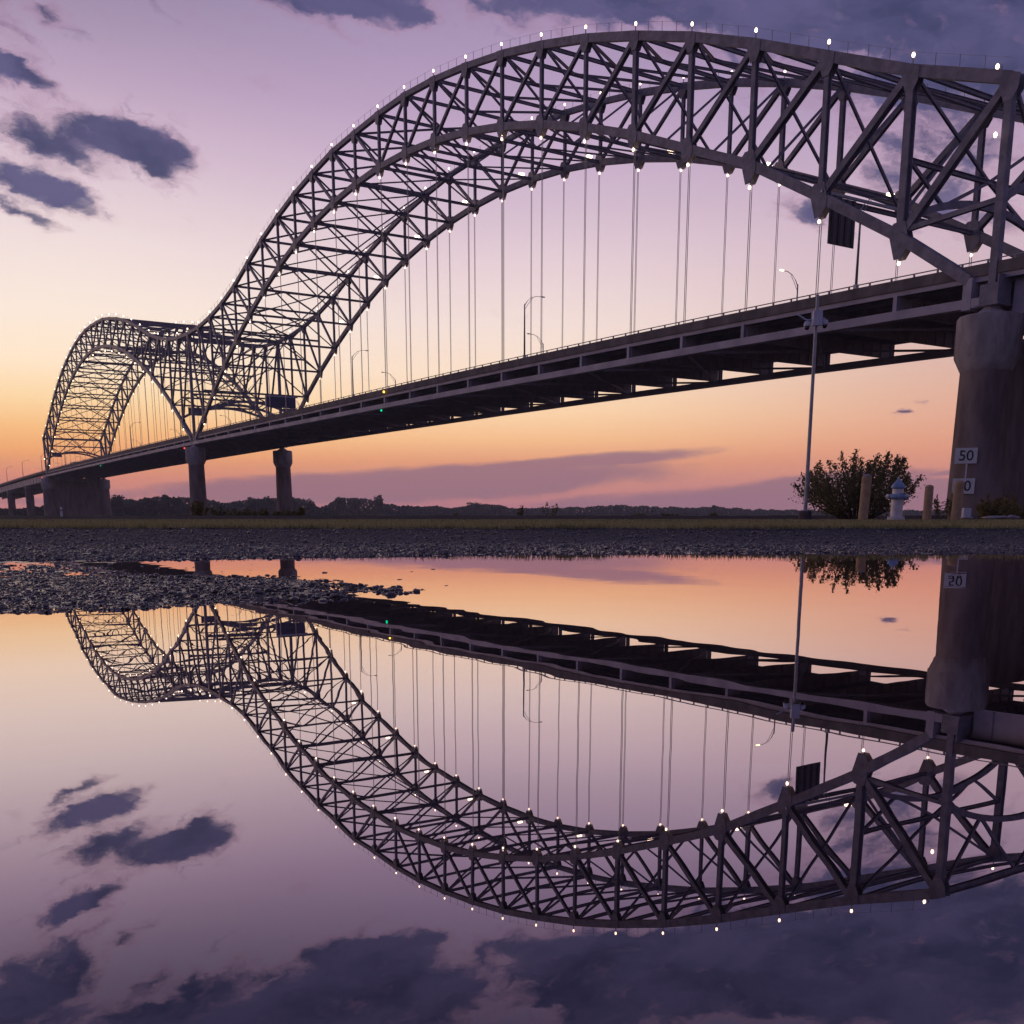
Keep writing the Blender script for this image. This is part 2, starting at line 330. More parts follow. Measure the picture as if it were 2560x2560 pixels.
# shore outlines as (sideways slope r/d, distance ahead d)
def tab(L): return np.array([l[0] for l in L]), np.array([l[1] for l in L])
FAR = tab([(-3.0, 3.0), (-.60, 3.2), (-.48, 3.35), (-.4256, 3.4), (-.369, 3.42), (-.331, 3.45), (-.294, 3.5), (-.241, 3.62), (-.143, 3.73), (-.030, 3.94), (.12, 4.07), (.48, 4.07), (.8, 3.9), (3, 3.0)])
TT = tab([(-3.0, 2.45), (-.48, 2.52), (-.4256, 2.56), (-.331, 2.51), (-.256, 2.45), (-.218, 2.37), (-.181, 2.23), (-.143, 2.10), (-.105, 1.96), (-.095, 1.94)])
TB = tab([(-3.0, 1.2), (-.71, 1.36), (-.482, 1.49), (-.388, 1.55), (-.301, 1.62), (-.241, 1.675), (-.181, 1.775), (-.143, 1.85), (-.105, 1.945), (-.095, 1.95)])
def shore(d, r, P):
    X = np.clip(r/np.maximum(d, .02), -3, 3)
    far = np.interp(X, *FAR); tt = np.interp(X, *TT); tb = np.interp(X, *TB)
    w = fbm(P[:, 0]*3.2, P[:, 1]*3.2, 4, 5)
    far = far+w*.10; tt = tt+w*.16; tb = tb+w*.07
    return far, tt, tb
def height(P):
    """ground height at world xy"""
    rel = P-np.array([CAM.x, CAM.y]); d = rel@np.array(FW[:2]); r = rel@np.array(RT[:2]); rho = np.hypot(d, r)
    far, tt, tb = shore(d, r, P)
    f1 = fbm(P[:, 0]*22, P[:, 1]*22, 3, 1); f2 = fbm(P[:, 0]*2.3, P[:, 1]*2.3, 3, 2)
    base = np.interp(d, [4, 6.2, 24, 30, 44, 47, 50, 60, 130], [.0, .063, .081, .085, .07, .20, .235, .0, -.3])
    zl = .011*(1-np.exp(-np.maximum(d-far, 0)/.35)) + np.interp(d-far, [0, 2.1, 6], [0, 1, 1])*np.maximum(base-.0, 0)*np.where(d < 6.2, 1, 1)
    zl = zl + f1*.010 + f2*.012*np.clip(d-far, 0, 1)
    zl = np.where(d > 6.2, base+f1*.012+f2*.03, zl)
    inland = np.clip(np.minimum(tt-d, d-tb)/.30, 0, 1)
    Xq = r/np.maximum(d, .02); tf = np.interp(Xq, [-.34, -.22, -.12], [1, .55, .12])
    zt = -.0012 + .0062*inland*tf + f1*.009 + f2*.004
    Xr = r/np.maximum(d, .02); dp_ = np.interp(Xr, [-.45, -.38, -.33, -.27], [0, .12, .6, 1])
    strip = -.0006 - dp_*(.0034 + .010*np.clip(np.minimum(far-d, d-tt)/.5, 0, 1)) + f1*.009
    deep = -.004 - .05*np.clip((tb-d)/.5, 0, 1) + f1*.004
    pud = -.004 - .045*np.clip((far-d)/.8, 0, 1) + f1*.005
    z = np.where(d > far, zl, pud)
    has = (r/np.maximum(d, .02)) < -.095
    z = np.where(has & (d <= far) & (d > tt), strip, z)
    z = np.where(has & (d <= tt) & (d > tb), zt, z)
    z = np.where(has & (d <= tb), deep, z)
    back = np.clip((-.4-d)/.8, 0, 1)                      # the puddle ends a step behind the camera
    z = np.where(d < -.4, -.05+back*.10+f1*.01, z)
    sidew = np.clip((np.abs(r)-3.6)/.8, 0, 1)*(d < 4.2)
    z = np.where(sidew > 0, np.maximum(z, -.05+.09*sidew+f1*.01), z)
    z = np.where(d > 130, -.3-5.7*np.clip((d-130)/25, 0, 1), z)
    return z
ths = np.concatenate([np.linspace(-math.pi, -.62, 60)[:-1], np.linspace(-.62, .62, 560), np.linspace(.62, math.pi, 60)[1:-1]])
rhos = np.concatenate([np.geomspace(.12, 1.35, 50)[:-1], np.linspace(1.35, 3.1, 120)[:-1], np.linspace(3.1, 7.2, 120)[:-1], np.geomspace(7.2, 210, 90), np.geomspace(230, 1700, 8)])
T_, R_ = np.meshgrid(ths, rhos)
dx = FW.x*np.cos(T_)+RT.x*np.sin(T_); dy = FW.y*np.cos(T_)+RT.y*np.sin(T_)
GX = CAM.x+R_*dx; GY = CAM.y+R_*dy
Pf = np.stack([GX.ravel(), GY.ravel()], 1); Z = height(Pf)
V = np.concatenate([np.column_stack([Pf, Z]), [[CAM.x, CAM.y, -.05]]])
nr, nth = T_.shape
I = np.arange(nr*nth).reshape(nr, nth); In = np.roll(I, -1, 1)
F = np.stack([I[:-1], In[:-1], In[1:], I[1:]], -1).reshape(-1, 4)
def np_mesh(name, V, F, m_, smooth=True):
    me = bpy.data.meshes.new(name); k_ = F.shape[1]
    me.vertices.add(len(V)); me.vertices.foreach_set('co', V.astype(np.float32).ravel())
    me.loops.add(F.size); me.loops.foreach_set('vertex_index', F.astype(np.int32).ravel())
    me.polygons.add(len(F)); me.polygons.foreach_set('loop_start', np.arange(0, F.size, k_, dtype=np.int32))
    if smooth: me.polygons.foreach_set('use_smooth', np.ones(len(F), bool))
    me.update(calc_edges=True); me.validate(); me.materials.append(m_); return me
ground = link('ground', np_mesh('ground', V, F[:, ::-1], M['ground']))
tag(ground, 'dark wet gravel ground sloping up from the puddle', kind='structure')
mb = MB(); ring = 96
mb.v = [tuple(gp(1.8, 0, 0))] + [tuple(gp(1.8+4.0*math.cos(2*math.pi*i/ring)*.95, 5.2*math.sin(2*math.pi*i/ring), 0)) for i in range(ring)]
mb.f = [(0, 1+(i+1) % ring, 1+i) for i in range(ring)]
mb.f = [f[::-1] for f in mb.f]
pud = link('puddle', mb.mesh('puddle', M['puddle'])); tag(pud, 'still puddle mirroring the bridge and the sunset', kind='structure')
mb = MB(); c0 = gp(130, 0)
mb.v = [tuple(gp(d_, r_, -4.2)) for d_, r_ in ((132, -1650), (132, 1650), (1300, 1650), (1300, -1650))]; mb.f = [(0, 1, 2, 3)]
tag(link('river', mb.mesh('river', M['river'])), 'wide river behind the bank', kind='structure')
mb = MB()
for r_ in range(-28, 29):
    rr_ = r_*60; dn = np.interp(rr_, [-600, -300, 200, 700], [640, 740, 1050, 1200])
    for dd_, z_ in ((dn-30, -6), (dn, -.5), (dn+40, .3), (1650, 4)): mb.v.append(tuple(gp(dd_, rr_*1, z_)))
for i in range(56):
    for j in range(3): a = i*4+j; mb.f.append((a, a+1, a+5, a+4))
tag(link('far_bank', mb.mesh('far_bank', M['leaf_far'])), 'low far river bank under the trees', kind='structure')

# ------------------------------------------------------------------ the arch bridge
P = 11.43; W = 28.81; NP = 48; L2 = NP*P
HT = [42.65, 46.9, 51.96, 57.05, 61.69, 65.72, 69.28, 72.22, 74.74, 76.67, 78.16, 79.06, 79.17, 78.9, 78.45, 77.08, 75.35, 72.99, 70.2, 66.82, 63.26, 60.62, 58.73, 57.58, 57.29]
HB = [0, 26.83, 33.45, 39.81, 45.28, 50.13, 54.27, 57.9, 60.79, 63.16, 64.84, 65.88, 66.3, 66.0, 65.1, 63.58, 61.42, 58.58, 55.1, 51.0, 46.26, 40.91, 34.83, 28.12, 0]
def rail_z(s): return float(np.interp(s, [-160, -60, 0, 16, 32, 50, 70, 92, 110, 137, 183, 264, 357, 450, 543, 640, 734, 900, 1100], [20.9, 23.9, 25.2, 25.56, 25.8, 26.07, 26.27, 26.42, 26.5, 26.55, 26.5, 26.45, 26.2, 25.8, 25.15, 24.05, 22.6, 19.5, 15.0]))
def tie_b(s): return rail_z(s) - float(np.interp(s, [70, 120, 190, 270], [4.45, 4.25, 3.95, 3.65]))
def kk(i): return min(i, NP-i)
def ltop(i): return HT[kk(i)]
def tz(i): return HT[kk(i)] - 1.45
def bz(i): return HB[kk(i)] + (2.6 if kk(i) <= 3 else 1.9)
def Tn(i, y): return Vector((-P*i, y, tz(i)))
def Bn(i, y): return Vector((-P*i, y, bz(i)))
BR = thing('arch_bridge', (-L2/2, W/2, 20), 'steel double arch truss bridge strung with white lights across the river', 'bridge')
# unit pieces sharing mesh data: a box member and a rolled H member, both 1 m long on z
def unit_box():
    return MB().box((0, 0, .5), (1, 1, 1))
def unit_H():
    m_ = MB(); m_.box((-.43, 0, .5), (.14, 1, 1)); m_.box((.43, 0, .5), (.14, 1, 1)); m_.box((0, 0, .5), (.72, .16, 1)); return m_
UB = {k_: unit_box().mesh('box_member', M[k_]) for k_ in ('steel', 'steel_deck', 'steel_dark', 'cable', 'parapet', 'asphalt', 'galv')}
UH = {k_: unit_H().mesh('rolled_member', M[k_]) for k_ in ('steel', 'steel_deck', 'steel_dark')}
def member(name, a, b_, w, h, me, parent=BR, side=(0, 1, 0)):
    """w is the size across (along side), h the other one"""
    a = Vector(a); b_ = Vector(b_); z = b_-a; ln = z.length; z.normalize()
    x = Vector(side); x = x-z*x.dot(z)
    if x.length < 1e-3: x = Vector((1, 0, 0)); x = x-z*x.dot(z)
    x.normalize(); y = z.cross(x)
    Mx = Matrix(((x.x*w, y.x*h, z.x*ln, a.x), (x.y*w, y.y*h, z.y*ln, a.y), (x.z*w, y.z*h, z.z*ln, a.z), (0, 0, 0, 1)))
    return link(name, me, parent, matrix=Mx)
def plate(poly, y, th, m_, name):
    """flat plate in the truss plane; poly is (x, z)"""
    n = len(poly); m1 = MB()
    m1.v = [(x, y-th/2, z) for x, z in poly]+[(x, y+th/2, z) for x, z in poly]
    m1.f = [tuple(range(n)), tuple(range(2*n-1, n-1, -1))]+[(i, n+i, n+(i+1) % n, (i+1) % n) for i in range(n)]
    return m1
def big(i, a, b_, c):                      # members get lighter away from the piers
    k_ = kk(i); return a if k_ <= 2 else (b_ if k_ <= 5 else c)
for y in (0.0, W):
    for i in range(NP):
        d_ = 1.12 if kk(i) < 8 else .95
        member('top_chord', Tn(i, y), Tn(i+1, y), .78, d_, UB['steel'])
        if i not in (0, 23, 24, 47):
            member('bottom_chord', Bn(i, y), Bn(i+1, y), .80, 1.1, UB['steel'])
    for s0, i1 in ((0, 1), (24, 23), (24, 25), (48, 47)):     # the arch ribs come down past the deck to the piers
        sg = 1 if i1 > s0 else -1; X0 = -P*s0 - sg*2.5; zk = rail_z(s0*P)-1.75
        member('bottom_chord', Bn(i1, y), (X0, y, zk), 1.24, 1.05, UB['steel'])
        member('bottom_chord', (X0, y, zk+.25), (X0, y, tie_b(s0*P)-.1), 1.22, 1.0, UB['steel_deck'])
    for i in range(NP+1):
        if i in (0, 24, 48):
            member('end_post', (-P*i, y, tie_b(i*P)-.6), Tn(i, y), .8, .8, UB['steel'])
            if i != 24:
                i1 = 1 if i == 0 else 47; member('knee_brace', Bn(i1, y)+Vector((0, 0, .6)), (-P*i, y, 30.6 if i == 0 else 30.4), .5, .5, UH['steel'])
        else:
            w_ = .86 if kk(i) == 1 else (.64 if kk(i) <= 5 else .52)
            member('post', Bn(i, y), Tn(i, y), w_, w_, UH['steel'])
    for j in range(2):
        o_ = 24*j
        for i in range(0, 24):
            if i < 12: a_, b__ = o_+i, o_+i+1
            else: a_, b__ = o_+i+1, o_+i
            if b__ % 24 == 0: continue
            w_ = .78 if kk(a_) <= 2 else (.64 if kk(a_) <= 5 else .50)
            member('diagonal', Tn(a_, y), Bn(b__, y), w_, w_, UH['steel'])
    for i in range(NP+1):
        x0 = -P*i; z0 = tz(i); sl = (tz(min(i+1, NP))-tz(max(i-1, 0)))/(P*(min(i+1, NP)-max(i-1, 0)))
        # top gusset: two plates hugging the chord
        g = .88 if kk(i) > 3 else .98
        poly = [(x0-1.15*g, z0+.5+sl*1.15*g), (x0+1.15*g, z0+.5-sl*1.15*g), (x0+1.0*g, z0-1.0*g-sl*.6), (x0+.45*g, z0-2.1*g), (x0-.45*g, z0-2.1*g), (x0-1.0*g, z0-1.0*g+sl*.6)]
        gm_ = plate(poly, y-.43, .05, None, ''); g2 = plate(poly, y+.43, .05, None, ''); gm_.add(g2.v, g2.f)
        part('gusset_plate', gm_, M['steel'], BR)
        if i not in (0, 24, 48):
            zb = bz(i); tip = 1.75 if kk(i) > 3 else 2.35; sb = 0 if kk(i) in (1, 23) else (bz(i+1)-bz(i-1))/(2*P)
            if kk(i) in (1, 23): sb = .55*(1 if (i % 24) == 1 else -1)
            if i > 0: sb = sb
            w1 = 1.25*g
            poly = [(x0-w1, zb+.4+sb*w1), (x0-.7*g, zb+1.5*g), (x0+.7*g, zb+1.5*g), (x0+w1, zb+.4-sb*w1), (x0+w1*.95, zb-.6-sb*w1), (x0+.42, zb-tip+.1), (x0-.42, zb-tip+.1), (x0-w1*.95, zb-.6+sb*w1)]
            gm_ = plate(poly, y-.45, .05, None, ''); g2 = plate(poly, y+.45, .05, None, ''); gm_.add(g2.v, g2.f)
            part('gusset_plate', gm_, M['steel'], BR)
# lateral and sway bracing
def strut(name, a, b_, w, h, me=None): return member(name, a, b_, h, w, me or UH['steel'], side=(0, 0, 1))
for i in range(NP+1):
    k_ = kk(i); near, far, mid = Tn(i, .4), Tn(i, W-.4), Tn(i, W/2)
    strut('top_strut', near, far, .42, (.95 if i in (0, 24, 48) else .52))
    j = i % 24
    if i not in (0, 24, 48) or True:
        nb_ = []
        if i < NP and j < 12: pass
        # K bracing: the middle of this strut is tied to the two neighbouring nodes nearer the pier
        if 0 < j <= 12: tgt = i-1
        elif j > 12 : tgt = i+1
        else: tgt = None
        if tgt is not None:
            for y in (.3, W-.3): member('top_lateral', Tn(tgt, y), mid, .34, .34, UH['steel'], side=(0, 0, 1))
        if j == 12:
            for y in (.3, W-.3): member('top_lateral', Tn(i+1, y), mid, .34, .34, UH['steel'], side=(0, 0, 1))
    deck = rail_z(i*P)
    if i in (0, 24, 48): continue
    low = bz(i)
    if low > deck+7:
        strut('bottom_strut', Bn(i, .4), Bn(i, W-.4), .42, .5)
        bm_ = Bn(i, W/2)
        if 0 < j < 12 and bz(i-1) > deck+7: t2 = i-1
        elif j > 12 and bz(i+1) > deck+7: t2 = i+1
        else: t2 = None
        if t2 is not None:
            for y in (.3, W-.3): member('bottom_lateral', Bn(t2, y), bm_, .23, .23, UH['steel'], side=(0, 0, 1))
        if j == 12:
            for t3 in (i-1, i+1):
                for y in (.3, W-.3): member('bottom_lateral', Bn(t3, y), bm_, .23, .23, UH['steel'], side=(0, 0, 1))
        if tz(i)-low > 15.2:
            zm = (tz(i)+low)/2+.6
            strut('sway_strut', (-P*i, .3, zm), (-P*i, W-.3, zm), .4, .5)
            for y in (.3, W-.3):
                member('sway_brace', Tn(i, y), (-P*i, W/2, zm), .30, .30, UH['steel'], side=(1, 0, 0))
                member('sway_brace', Bn(i, y), (-P*i, W/2, zm), .28, .28, UH['steel'], side=(1, 0, 0))
        else:
            for y in (.3, W-.3): member('sway_brace', Tn(i, y), bm_, .30, .30, UH['steel'], side=(1, 0, 0))
# curved portal arches where the ribs reach the deck
for i in (0, 1, 23, 24, 25, 47, 48):
    zs = rail_z(i*P)+5.6; rise = 3.4; m1 = MB(); pts = []
    for t in range(17):
        u_ = t/16; pts.append(Vector((-P*i, .4+(W-.8)*u_, zs+rise*math.sin(math.pi*u_)**.8)))
    for a_, b__ in zip(pts[:-1], pts[1:]): m1.bar(a_, b__, .5, .75, (1, 0, 0))
    part('portal_arch', m1, M['steel'], BR)
    zt = tz(i)-.3; zsx = zs+rise+2.6 if i not in (0, 48) else zt
    if i not in (0, 48): strut('portal_strut', (-P*i, .4, zsx), (-P*i, W-.4, zsx), .45, .5)
    for f0, f1 in ((0, .22), (.5, .22), (.5, .78), (1, .78)):
        yb = .4+(W-.8)*f1
        member('portal_brace', (-P*i, .4+(W-.8)*f0, zsx), (-P*i, yb, zs+rise*math.sin(math.pi*f1)**.8), .34, .34, UH['steel'], side=(1, 0, 0))
    if i not in (0, 48):
        for y in (.4, W-.4): member('sway_brace', (-P*i, y, zt), (-P*i, W/2, zsx), .30, .30, UH['steel'], side=(1, 0, 0))
# hangers: two ropes to each panel point
hang = MB(); hang.box((-.14, 0, .5), (.065, .065, 1)); hang.box((.14, 0, .5), (.065, .065, 1)); HM = hang.mesh('hanger', M['cable'])
for i in range(NP+1):
    if kk(i) < 2 or kk(i) > 22: continue
    for y in (.18, W-.18):
        z0 = tie_b(i*P)+.8; z1 = bz(i)-1.7
        link('hanger', HM, BR, matrix=Matrix.Translation((-P*i, y, z0)) @ Matrix.Diagonal((1, 1, z1-z0, 1)))
# deck: ties, fascia posts, floor beams, stringers, slab, parapets and rails
SEG = [P*i for i in range(-6, NP+1)]
tzc = lambda s: tie_b(s)+.45
for y in (0.0, W):
    for i in range(NP):
        a_, b__ = i*P, (i+1)*P
        member('tie_girder', (-a_, y, tzc(a_)), (-b__, y, tzc(b__)), 1.15, .9, UB['steel_deck'])
    for i in range(0, NP+1):
        if i in (0, 24, 48): continue
        s = i*P; member('deck_post', (-s, y, tie_b(s)+.85), (-s, y, rail_z(s)-1.9), .55, .5, UH['steel_deck'])
fb = MB()
fb.box((0, W/2, 0), (.06, W-1.1, 1)); fb.box((0, W/2, -.49), (.5, W-1.1, .03)); fb.box((0, W/2, .49), (.5, W-1.1, .03))
for t in range(1, 15): fb.box((0, .6+t*(W-1.2)/15, 0), (.34, .05, .95))
FBM = fb.mesh('floor_beam', M['steel_dark'])
for i in range(-5, NP+1):
    s = i*P; z1 = rail_z(s)-1.95; z0 = z1-1.85
    link('floor_beam', FBM, BR, matrix=Matrix.Translation((-s, 0, (z0+z1)/2)) @ Matrix.Diagonal((1, 1, z1-z0, 1)))
    if i < NP:
        s2 = s+P
        for t in range(11):
            y = .5+t*(W-1)/10
            e = t in (0, 10)
            member('stringer', (-s, y if not e else (.02 if t == 0 else W-.02), rail_z(s)-1.72), (-s2, y if not e else (.02 if t == 0 else W-.02), rail_z(s2)-1.72), .30 if not e else .24, .5, UH['steel_dark'] if not e else UB['steel_deck'])
        ya, yb = (.6, W/2) if i % 2 == 0 else (W/2, .6)
        for ya_, yb_ in ((ya, yb), (W-ya, W-yb)):
            if i >= 0: member('deck_lateral', (-s, ya_, tie_b(s)+.5), (-s2, yb_, tie_b(s2)+.5), .28, .28, UH['steel_deck'], side=(0, 0, 1))
def ribbon(prof, s0, s1, step, m_, name, parent):
    """sweep a closed (y, dz) outline along the deck, dz measured from the rail"""
    ss_ = np.arange(s0, s1+.1, step); n = len(prof); m1 = MB()
    for s in ss_:
        for y, dz in prof: m1.v.append((-s, y, rail_z(s)+dz))
    for j in range(len(ss_)-1):
        for a_ in range(n): m1.f.append((j*n+a_, j*n+(a_+1) % n, (j+1)*n+(a_+1) % n, (j+1)*n+a_))
    m1.f.append(tuple(range(n-1, -1, -1))); o_ = (len(ss_)-1)*n; m1.f.append(tuple(o_+a_ for a_ in range(n)))
    return part(name, m1, m_, parent)
S0, S1 = -120, 900
ribbon([(-.32, -1.20), (-.32, -1.47), (W+.32, -1.47), (W+.32, -1.20)], S0, S1, P, M['parapet'], 'deck_slab', BR)
ribbon([(.4, -1.12), (.4, -1.196), (W-.4, -1.196), (W-.4, -1.12)], S0, S1, P, M['asphalt'], 'roadway', BR)
for y0, sg in ((-.30, 1), (W+.30, -1)):
    ribbon([(y0, -.36), (y0, -1.195), (y0+sg*.42, -1.195), (y0+sg*.30, -.95), (y0+sg*.24, -.36)], S0, S1, P, M['parapet'], 'parapet', BR)
    rl = MB(); yc = y0+sg*.13
    ss_ = np.arange(S0, S1, P)
    for a_ in ss_: rl.bar((-a_, yc, rail_z(a_)-.04), (-(a_+P), yc, rail_z(a_+P)-.04), .12, .10)
    for a_ in np.arange(S0+.7, S1, P/4): rl.bar((-a_, yc, rail_z(a_)-.37), (-a_, yc, rail_z(a_)-.08), .16, .16)
    tag(part('railing', rl, M['steel_dark'], BR), kind='stuff')
# walkway posts and wire along the top chords
for y in (0.0, W):
    m1 = MB()
    for i in range(NP):
        for f in (.25, .5, .75):
            q_ = Tn(i, y).lerp(Tn(i+1, y), f); m1.bar(q_+Vector((0, -.3, .5)), q_+Vector((0, -.3, 1.75)), .05)
        m1.bar(Tn(i, y)+Vector((0, -.3, 1.7)), Tn(i+1, y)+Vector((0, -.3, 1.7)), .02)
    tag(part('chord_handrail', m1, M['steel_dark'], BR), kind='stuff')
# the necklace of lamps
bulb = MB().lathe([(.02, -.26), (.11, -.21), (.165, -.08), (.165, .08), (.11, .21), (.02, .26)], n=10).mesh('lamp', M['bulb'], True)
pole_m = MB().box((0, 0, .5), (.1, .1, 1)).mesh('lamp_bracket', M['steel_dark'])
for y in (0.0, W):
    for i in range(NP+1):
        ox = 1.6 if i == 0 else 0
        o_ = link('lamp', bulb, BR, matrix=Matrix.Translation((-P*i-ox, y-.15, ltop(i))))
        link('lamp_bracket', pole_m, BR, matrix=Matrix.Translation((-P*i-ox*.7, y-.15, tz(i)+.45)) @ Matrix.Diagonal((1, 1, 1.0, 1)))
        if i not in (0, 24, 48):
            link('lamp', bulb, BR, matrix=Matrix.Translation((-P*i, y-.1, HB[kk(i)])) @ Matrix.Diagonal((1, 1, .85, 1)))
    for i in (0, 48): link('lamp', bulb, BR, matrix=Matrix.Translation((-P*i+(-.9 if i == 0 else 1.0), y-.55, 36.4 if i == 0 else 30.6)))
# a few floodlights on the bottom struts of the near arch
fl = MB().box((0, 0, 0), (.5, 1.1, .35)).mesh('floodlight', M['bulb'])
for i in range(3, 20, 2): link('floodlight', fl, BR, matrix=Matrix.Translation((-P*i, W-2.6, bz(i)+.55)))
nav = MB().lathe([(.02, -.3), (.26, -.2), (.3, 0), (.26, .2), (.02, .3)], n=8)
for nm, x_, y_, z_ in (('green', -137.7, -.75, 21.95), ('amber', -136.3, -.75, 25.5), ('red', -283.7, -.75, 22.1), ('red', -559.5, -.75, 21.45), ('green', -410.7, -.75, 21.7), ('amber', -P*48, W, 42.6)):
    m1 = MB().lathe([(.02, -.22), (.17, -.15), (.21, 0), (.17, .15), (.02, .22)], c=(x_, y_, z_), n=8)
    tag(part('navigation_light', m1, M[nm], BR), label=nm+' navigation light')
# end housings over the near pier: stiffened bearing box and deep end girder
hb_ = MB(); zt = rail_z(0)-1.9; zb0 = tie_b(0)+.05
hb_.box((.2, W/2, (zt+zb0)/2), (.10, W-3, zt-zb0)); 
for t in range(24): hb_.box((.45, 2.2+t*(W-4.4)/23, (zt+zb0)/2), (.42, .06, zt-zb0-.1))
part('end_girder', hb_, M['steel_dark'], BR)
for y in (0.0, W):
    h2 = MB(); h2.box((.1, y, zb0+1.0), (2.0, 1.7, 1.9)); h2.box((.1, y, zb0-.05), (2.7, 2.3, .16)); h2.box((1.2, y, zb0+1.35), (.12, 2.2, 2.7))
    part('bearing_housing', h2, M['steel'], BR)
# approach girders on both sides of the arches
for s0, s1 in ((-114.3, -1.5), (550, 630), (630, 708), (708, 790), (790, 880)):
    for y in (1.2, W*.36, W*.64, W-1.2):
        m1 = MB(); dp = 3.4
        for a_ in np.arange(s0, s1-.5, 10):
            b__ = min(a_+10, s1)
            m1.bar((-a_, y, rail_z(a_)-1.98-dp/2), (-b__, y, rail_z(b__)-1.98-dp/2), .08, dp); m1.bar((-a_, y, rail_z(a_)-1.98-dp), (-b__, y, rail_z(b__)-1.98-dp), .6, .08)
            m1.box((-a_-.5, y, rail_z(a_)-1.98-dp/2), (.06, .5, dp-.1))
        part('approach_girder', m1, M['steel_deck'], BR)

# ------------------------------------------------------------------ piers
def column(parent, x, y, zbot, ztop, rc, r1, r2, name='column'):
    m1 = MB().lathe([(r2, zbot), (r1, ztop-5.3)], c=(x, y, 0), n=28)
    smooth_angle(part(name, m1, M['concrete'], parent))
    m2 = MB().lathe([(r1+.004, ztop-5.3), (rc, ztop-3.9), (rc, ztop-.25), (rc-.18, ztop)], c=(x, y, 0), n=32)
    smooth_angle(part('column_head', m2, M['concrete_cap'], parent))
    m3 = MB().lathe([(rc*.55, ztop+.002), (rc*.5, ztop+.25), (rc*.26, ztop+.75), (rc*.24, ztop+1.05)], c=(x, y, 0), n=12)
    part('bearing', m3, M['steel_dark'], parent)
def pier(s, label, rc=3.12, r1=2.42, r2=2.78, zbot=-6, wall=None):
    t = thing('bridge_pier', (-s, W/2, zbot), label, 'pier')
    zt = tie_b(s)-1.0
    for y in (0.0, W): column(t, -s, y, zbot, zt, rc, r1, r2)
    if wall:
        m1 = MB(); z0, z1 = wall
        m1.add([(-s+a_, y, z) for y in (rc*.6, W-rc*.6) for a_ in (-1.1, 1.1) for z in (zbot, z1)], [(0, 1, 3, 2), (4, 6, 7, 5), (0, 4, 5, 1), (2, 3, 7, 6), (0, 2, 6, 4), (1, 5, 7, 3)])
        part('web_wall', m1, M['concrete'], t)
    return t
pe = pier(0, 'large round concrete pier carrying the near end of the arches, with white depth boards', wall=(0, tie_b(0)-3.2))
pm_ = pier(24*P, 'pair of round concrete columns standing under the meeting point of the two arches', rc=3.15)
pw = pier(48*P, 'solid concrete wall pier under the far end of the arches', wall=(0, tie_b(48*P)-2.2), rc=3.2, r1=2.6, r2=3.0)
def wall_bent(s, label, grp):
    t = thing('approach_pier', (-s, W/2, -6), label, 'pier', grp); zt = rail_z(s)-1.98-3.4-.1
    for y in (1.4, W/2, W-1.4):
        part('column', MB().box((-s, y, (zt-1.4-6)/2), (2.4, 2.4, zt-1.4+6)), M['concrete'], t)
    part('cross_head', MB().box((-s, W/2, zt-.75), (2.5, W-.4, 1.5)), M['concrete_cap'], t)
wall_bent(628, 'approach pier next beyond the solid wall pier', 'approach piers beyond the arches')
wall_bent(706, 'second approach pier beyond the solid wall pier, close to the frame edge', 'approach piers beyond the arches')
wall_bent(788, 'third approach pier beyond the solid wall pier', 'approach piers beyond the arches')
# depth boards on the near pier
def digits(txt, size, name, parent, m_, Mx):
    cu = bpy.data.curves.new(name, 'FONT'); cu.body = txt; cu.size = size; cu.align_x = 'CENTER'; cu.align_y = 'CENTER'; cu.extrude = .012; cu.offset = .012
    ob = bpy.data.objects.new('tmp', cu); COL.objects.link(ob); bpy.context.view_layer.update()
    me = bpy.data.meshes.new_from_object(ob.evaluated_get(bpy.context.evaluated_depsgraph_get())); bpy.data.objects.remove(ob)
    me.name = name; me.materials.clear(); me.materials.append(m_)
    o_ = bpy.data.objects.new(name, me); COL.objects.link(o_); o_.parent = parent; o_.matrix_local = Mx; return o_
vd = (Vector((0, 0, 0))-Vector((CAM.x, CAM.y, 0))).normalized(); vr = Vector((-vd.y, vd.x, 0))*-1     # away from and across the view of the bank
BF = Matrix(((vr.x, 0, -vd.x, 0), (vr.y, 0, -vd.y, 0), (0, 1, 0, 0), (0, 0, 0, 1)))                # local x across, y up, z toward the bank
for zc, txt in ((6.22, '50'), (3.25, '40')):
    ctr = Vector((0, 0, zc)) - vr*1.12 - vd*2.78
    bx = MB().box((0, 0, 0), (2.08, 1.52, .07)); bx.box((.8, 0, -.5), (.12, 1.2, .94)); bx.box((-.2, 0, -.5), (.12, 1.2, .94))
    bo = link('depth_board', bx.mesh('depth_board', M['white_paint']), pe); bo.matrix_local = Matrix.Translation(-pe.location) @ Matrix.Translation(ctr) @ BF
    bo['label'] = 'white depth board reading ' + txt
    digits(txt, 1.42, 'numeral', bo, M['black_paint'], Matrix.Translation((.02, -.03, .05)))
st_ = MB().box((0, 0, 0), (.14, 1.42, .05)); so_ = link('staff_gauge', st_.mesh('staff_gauge', M['white_paint']), pe)
so_.matrix_local = Matrix.Translation(-pe.location) @ Matrix.Translation(Vector((0, 0, 4.735)) - vr*1.0 - vd*2.75) @ BF

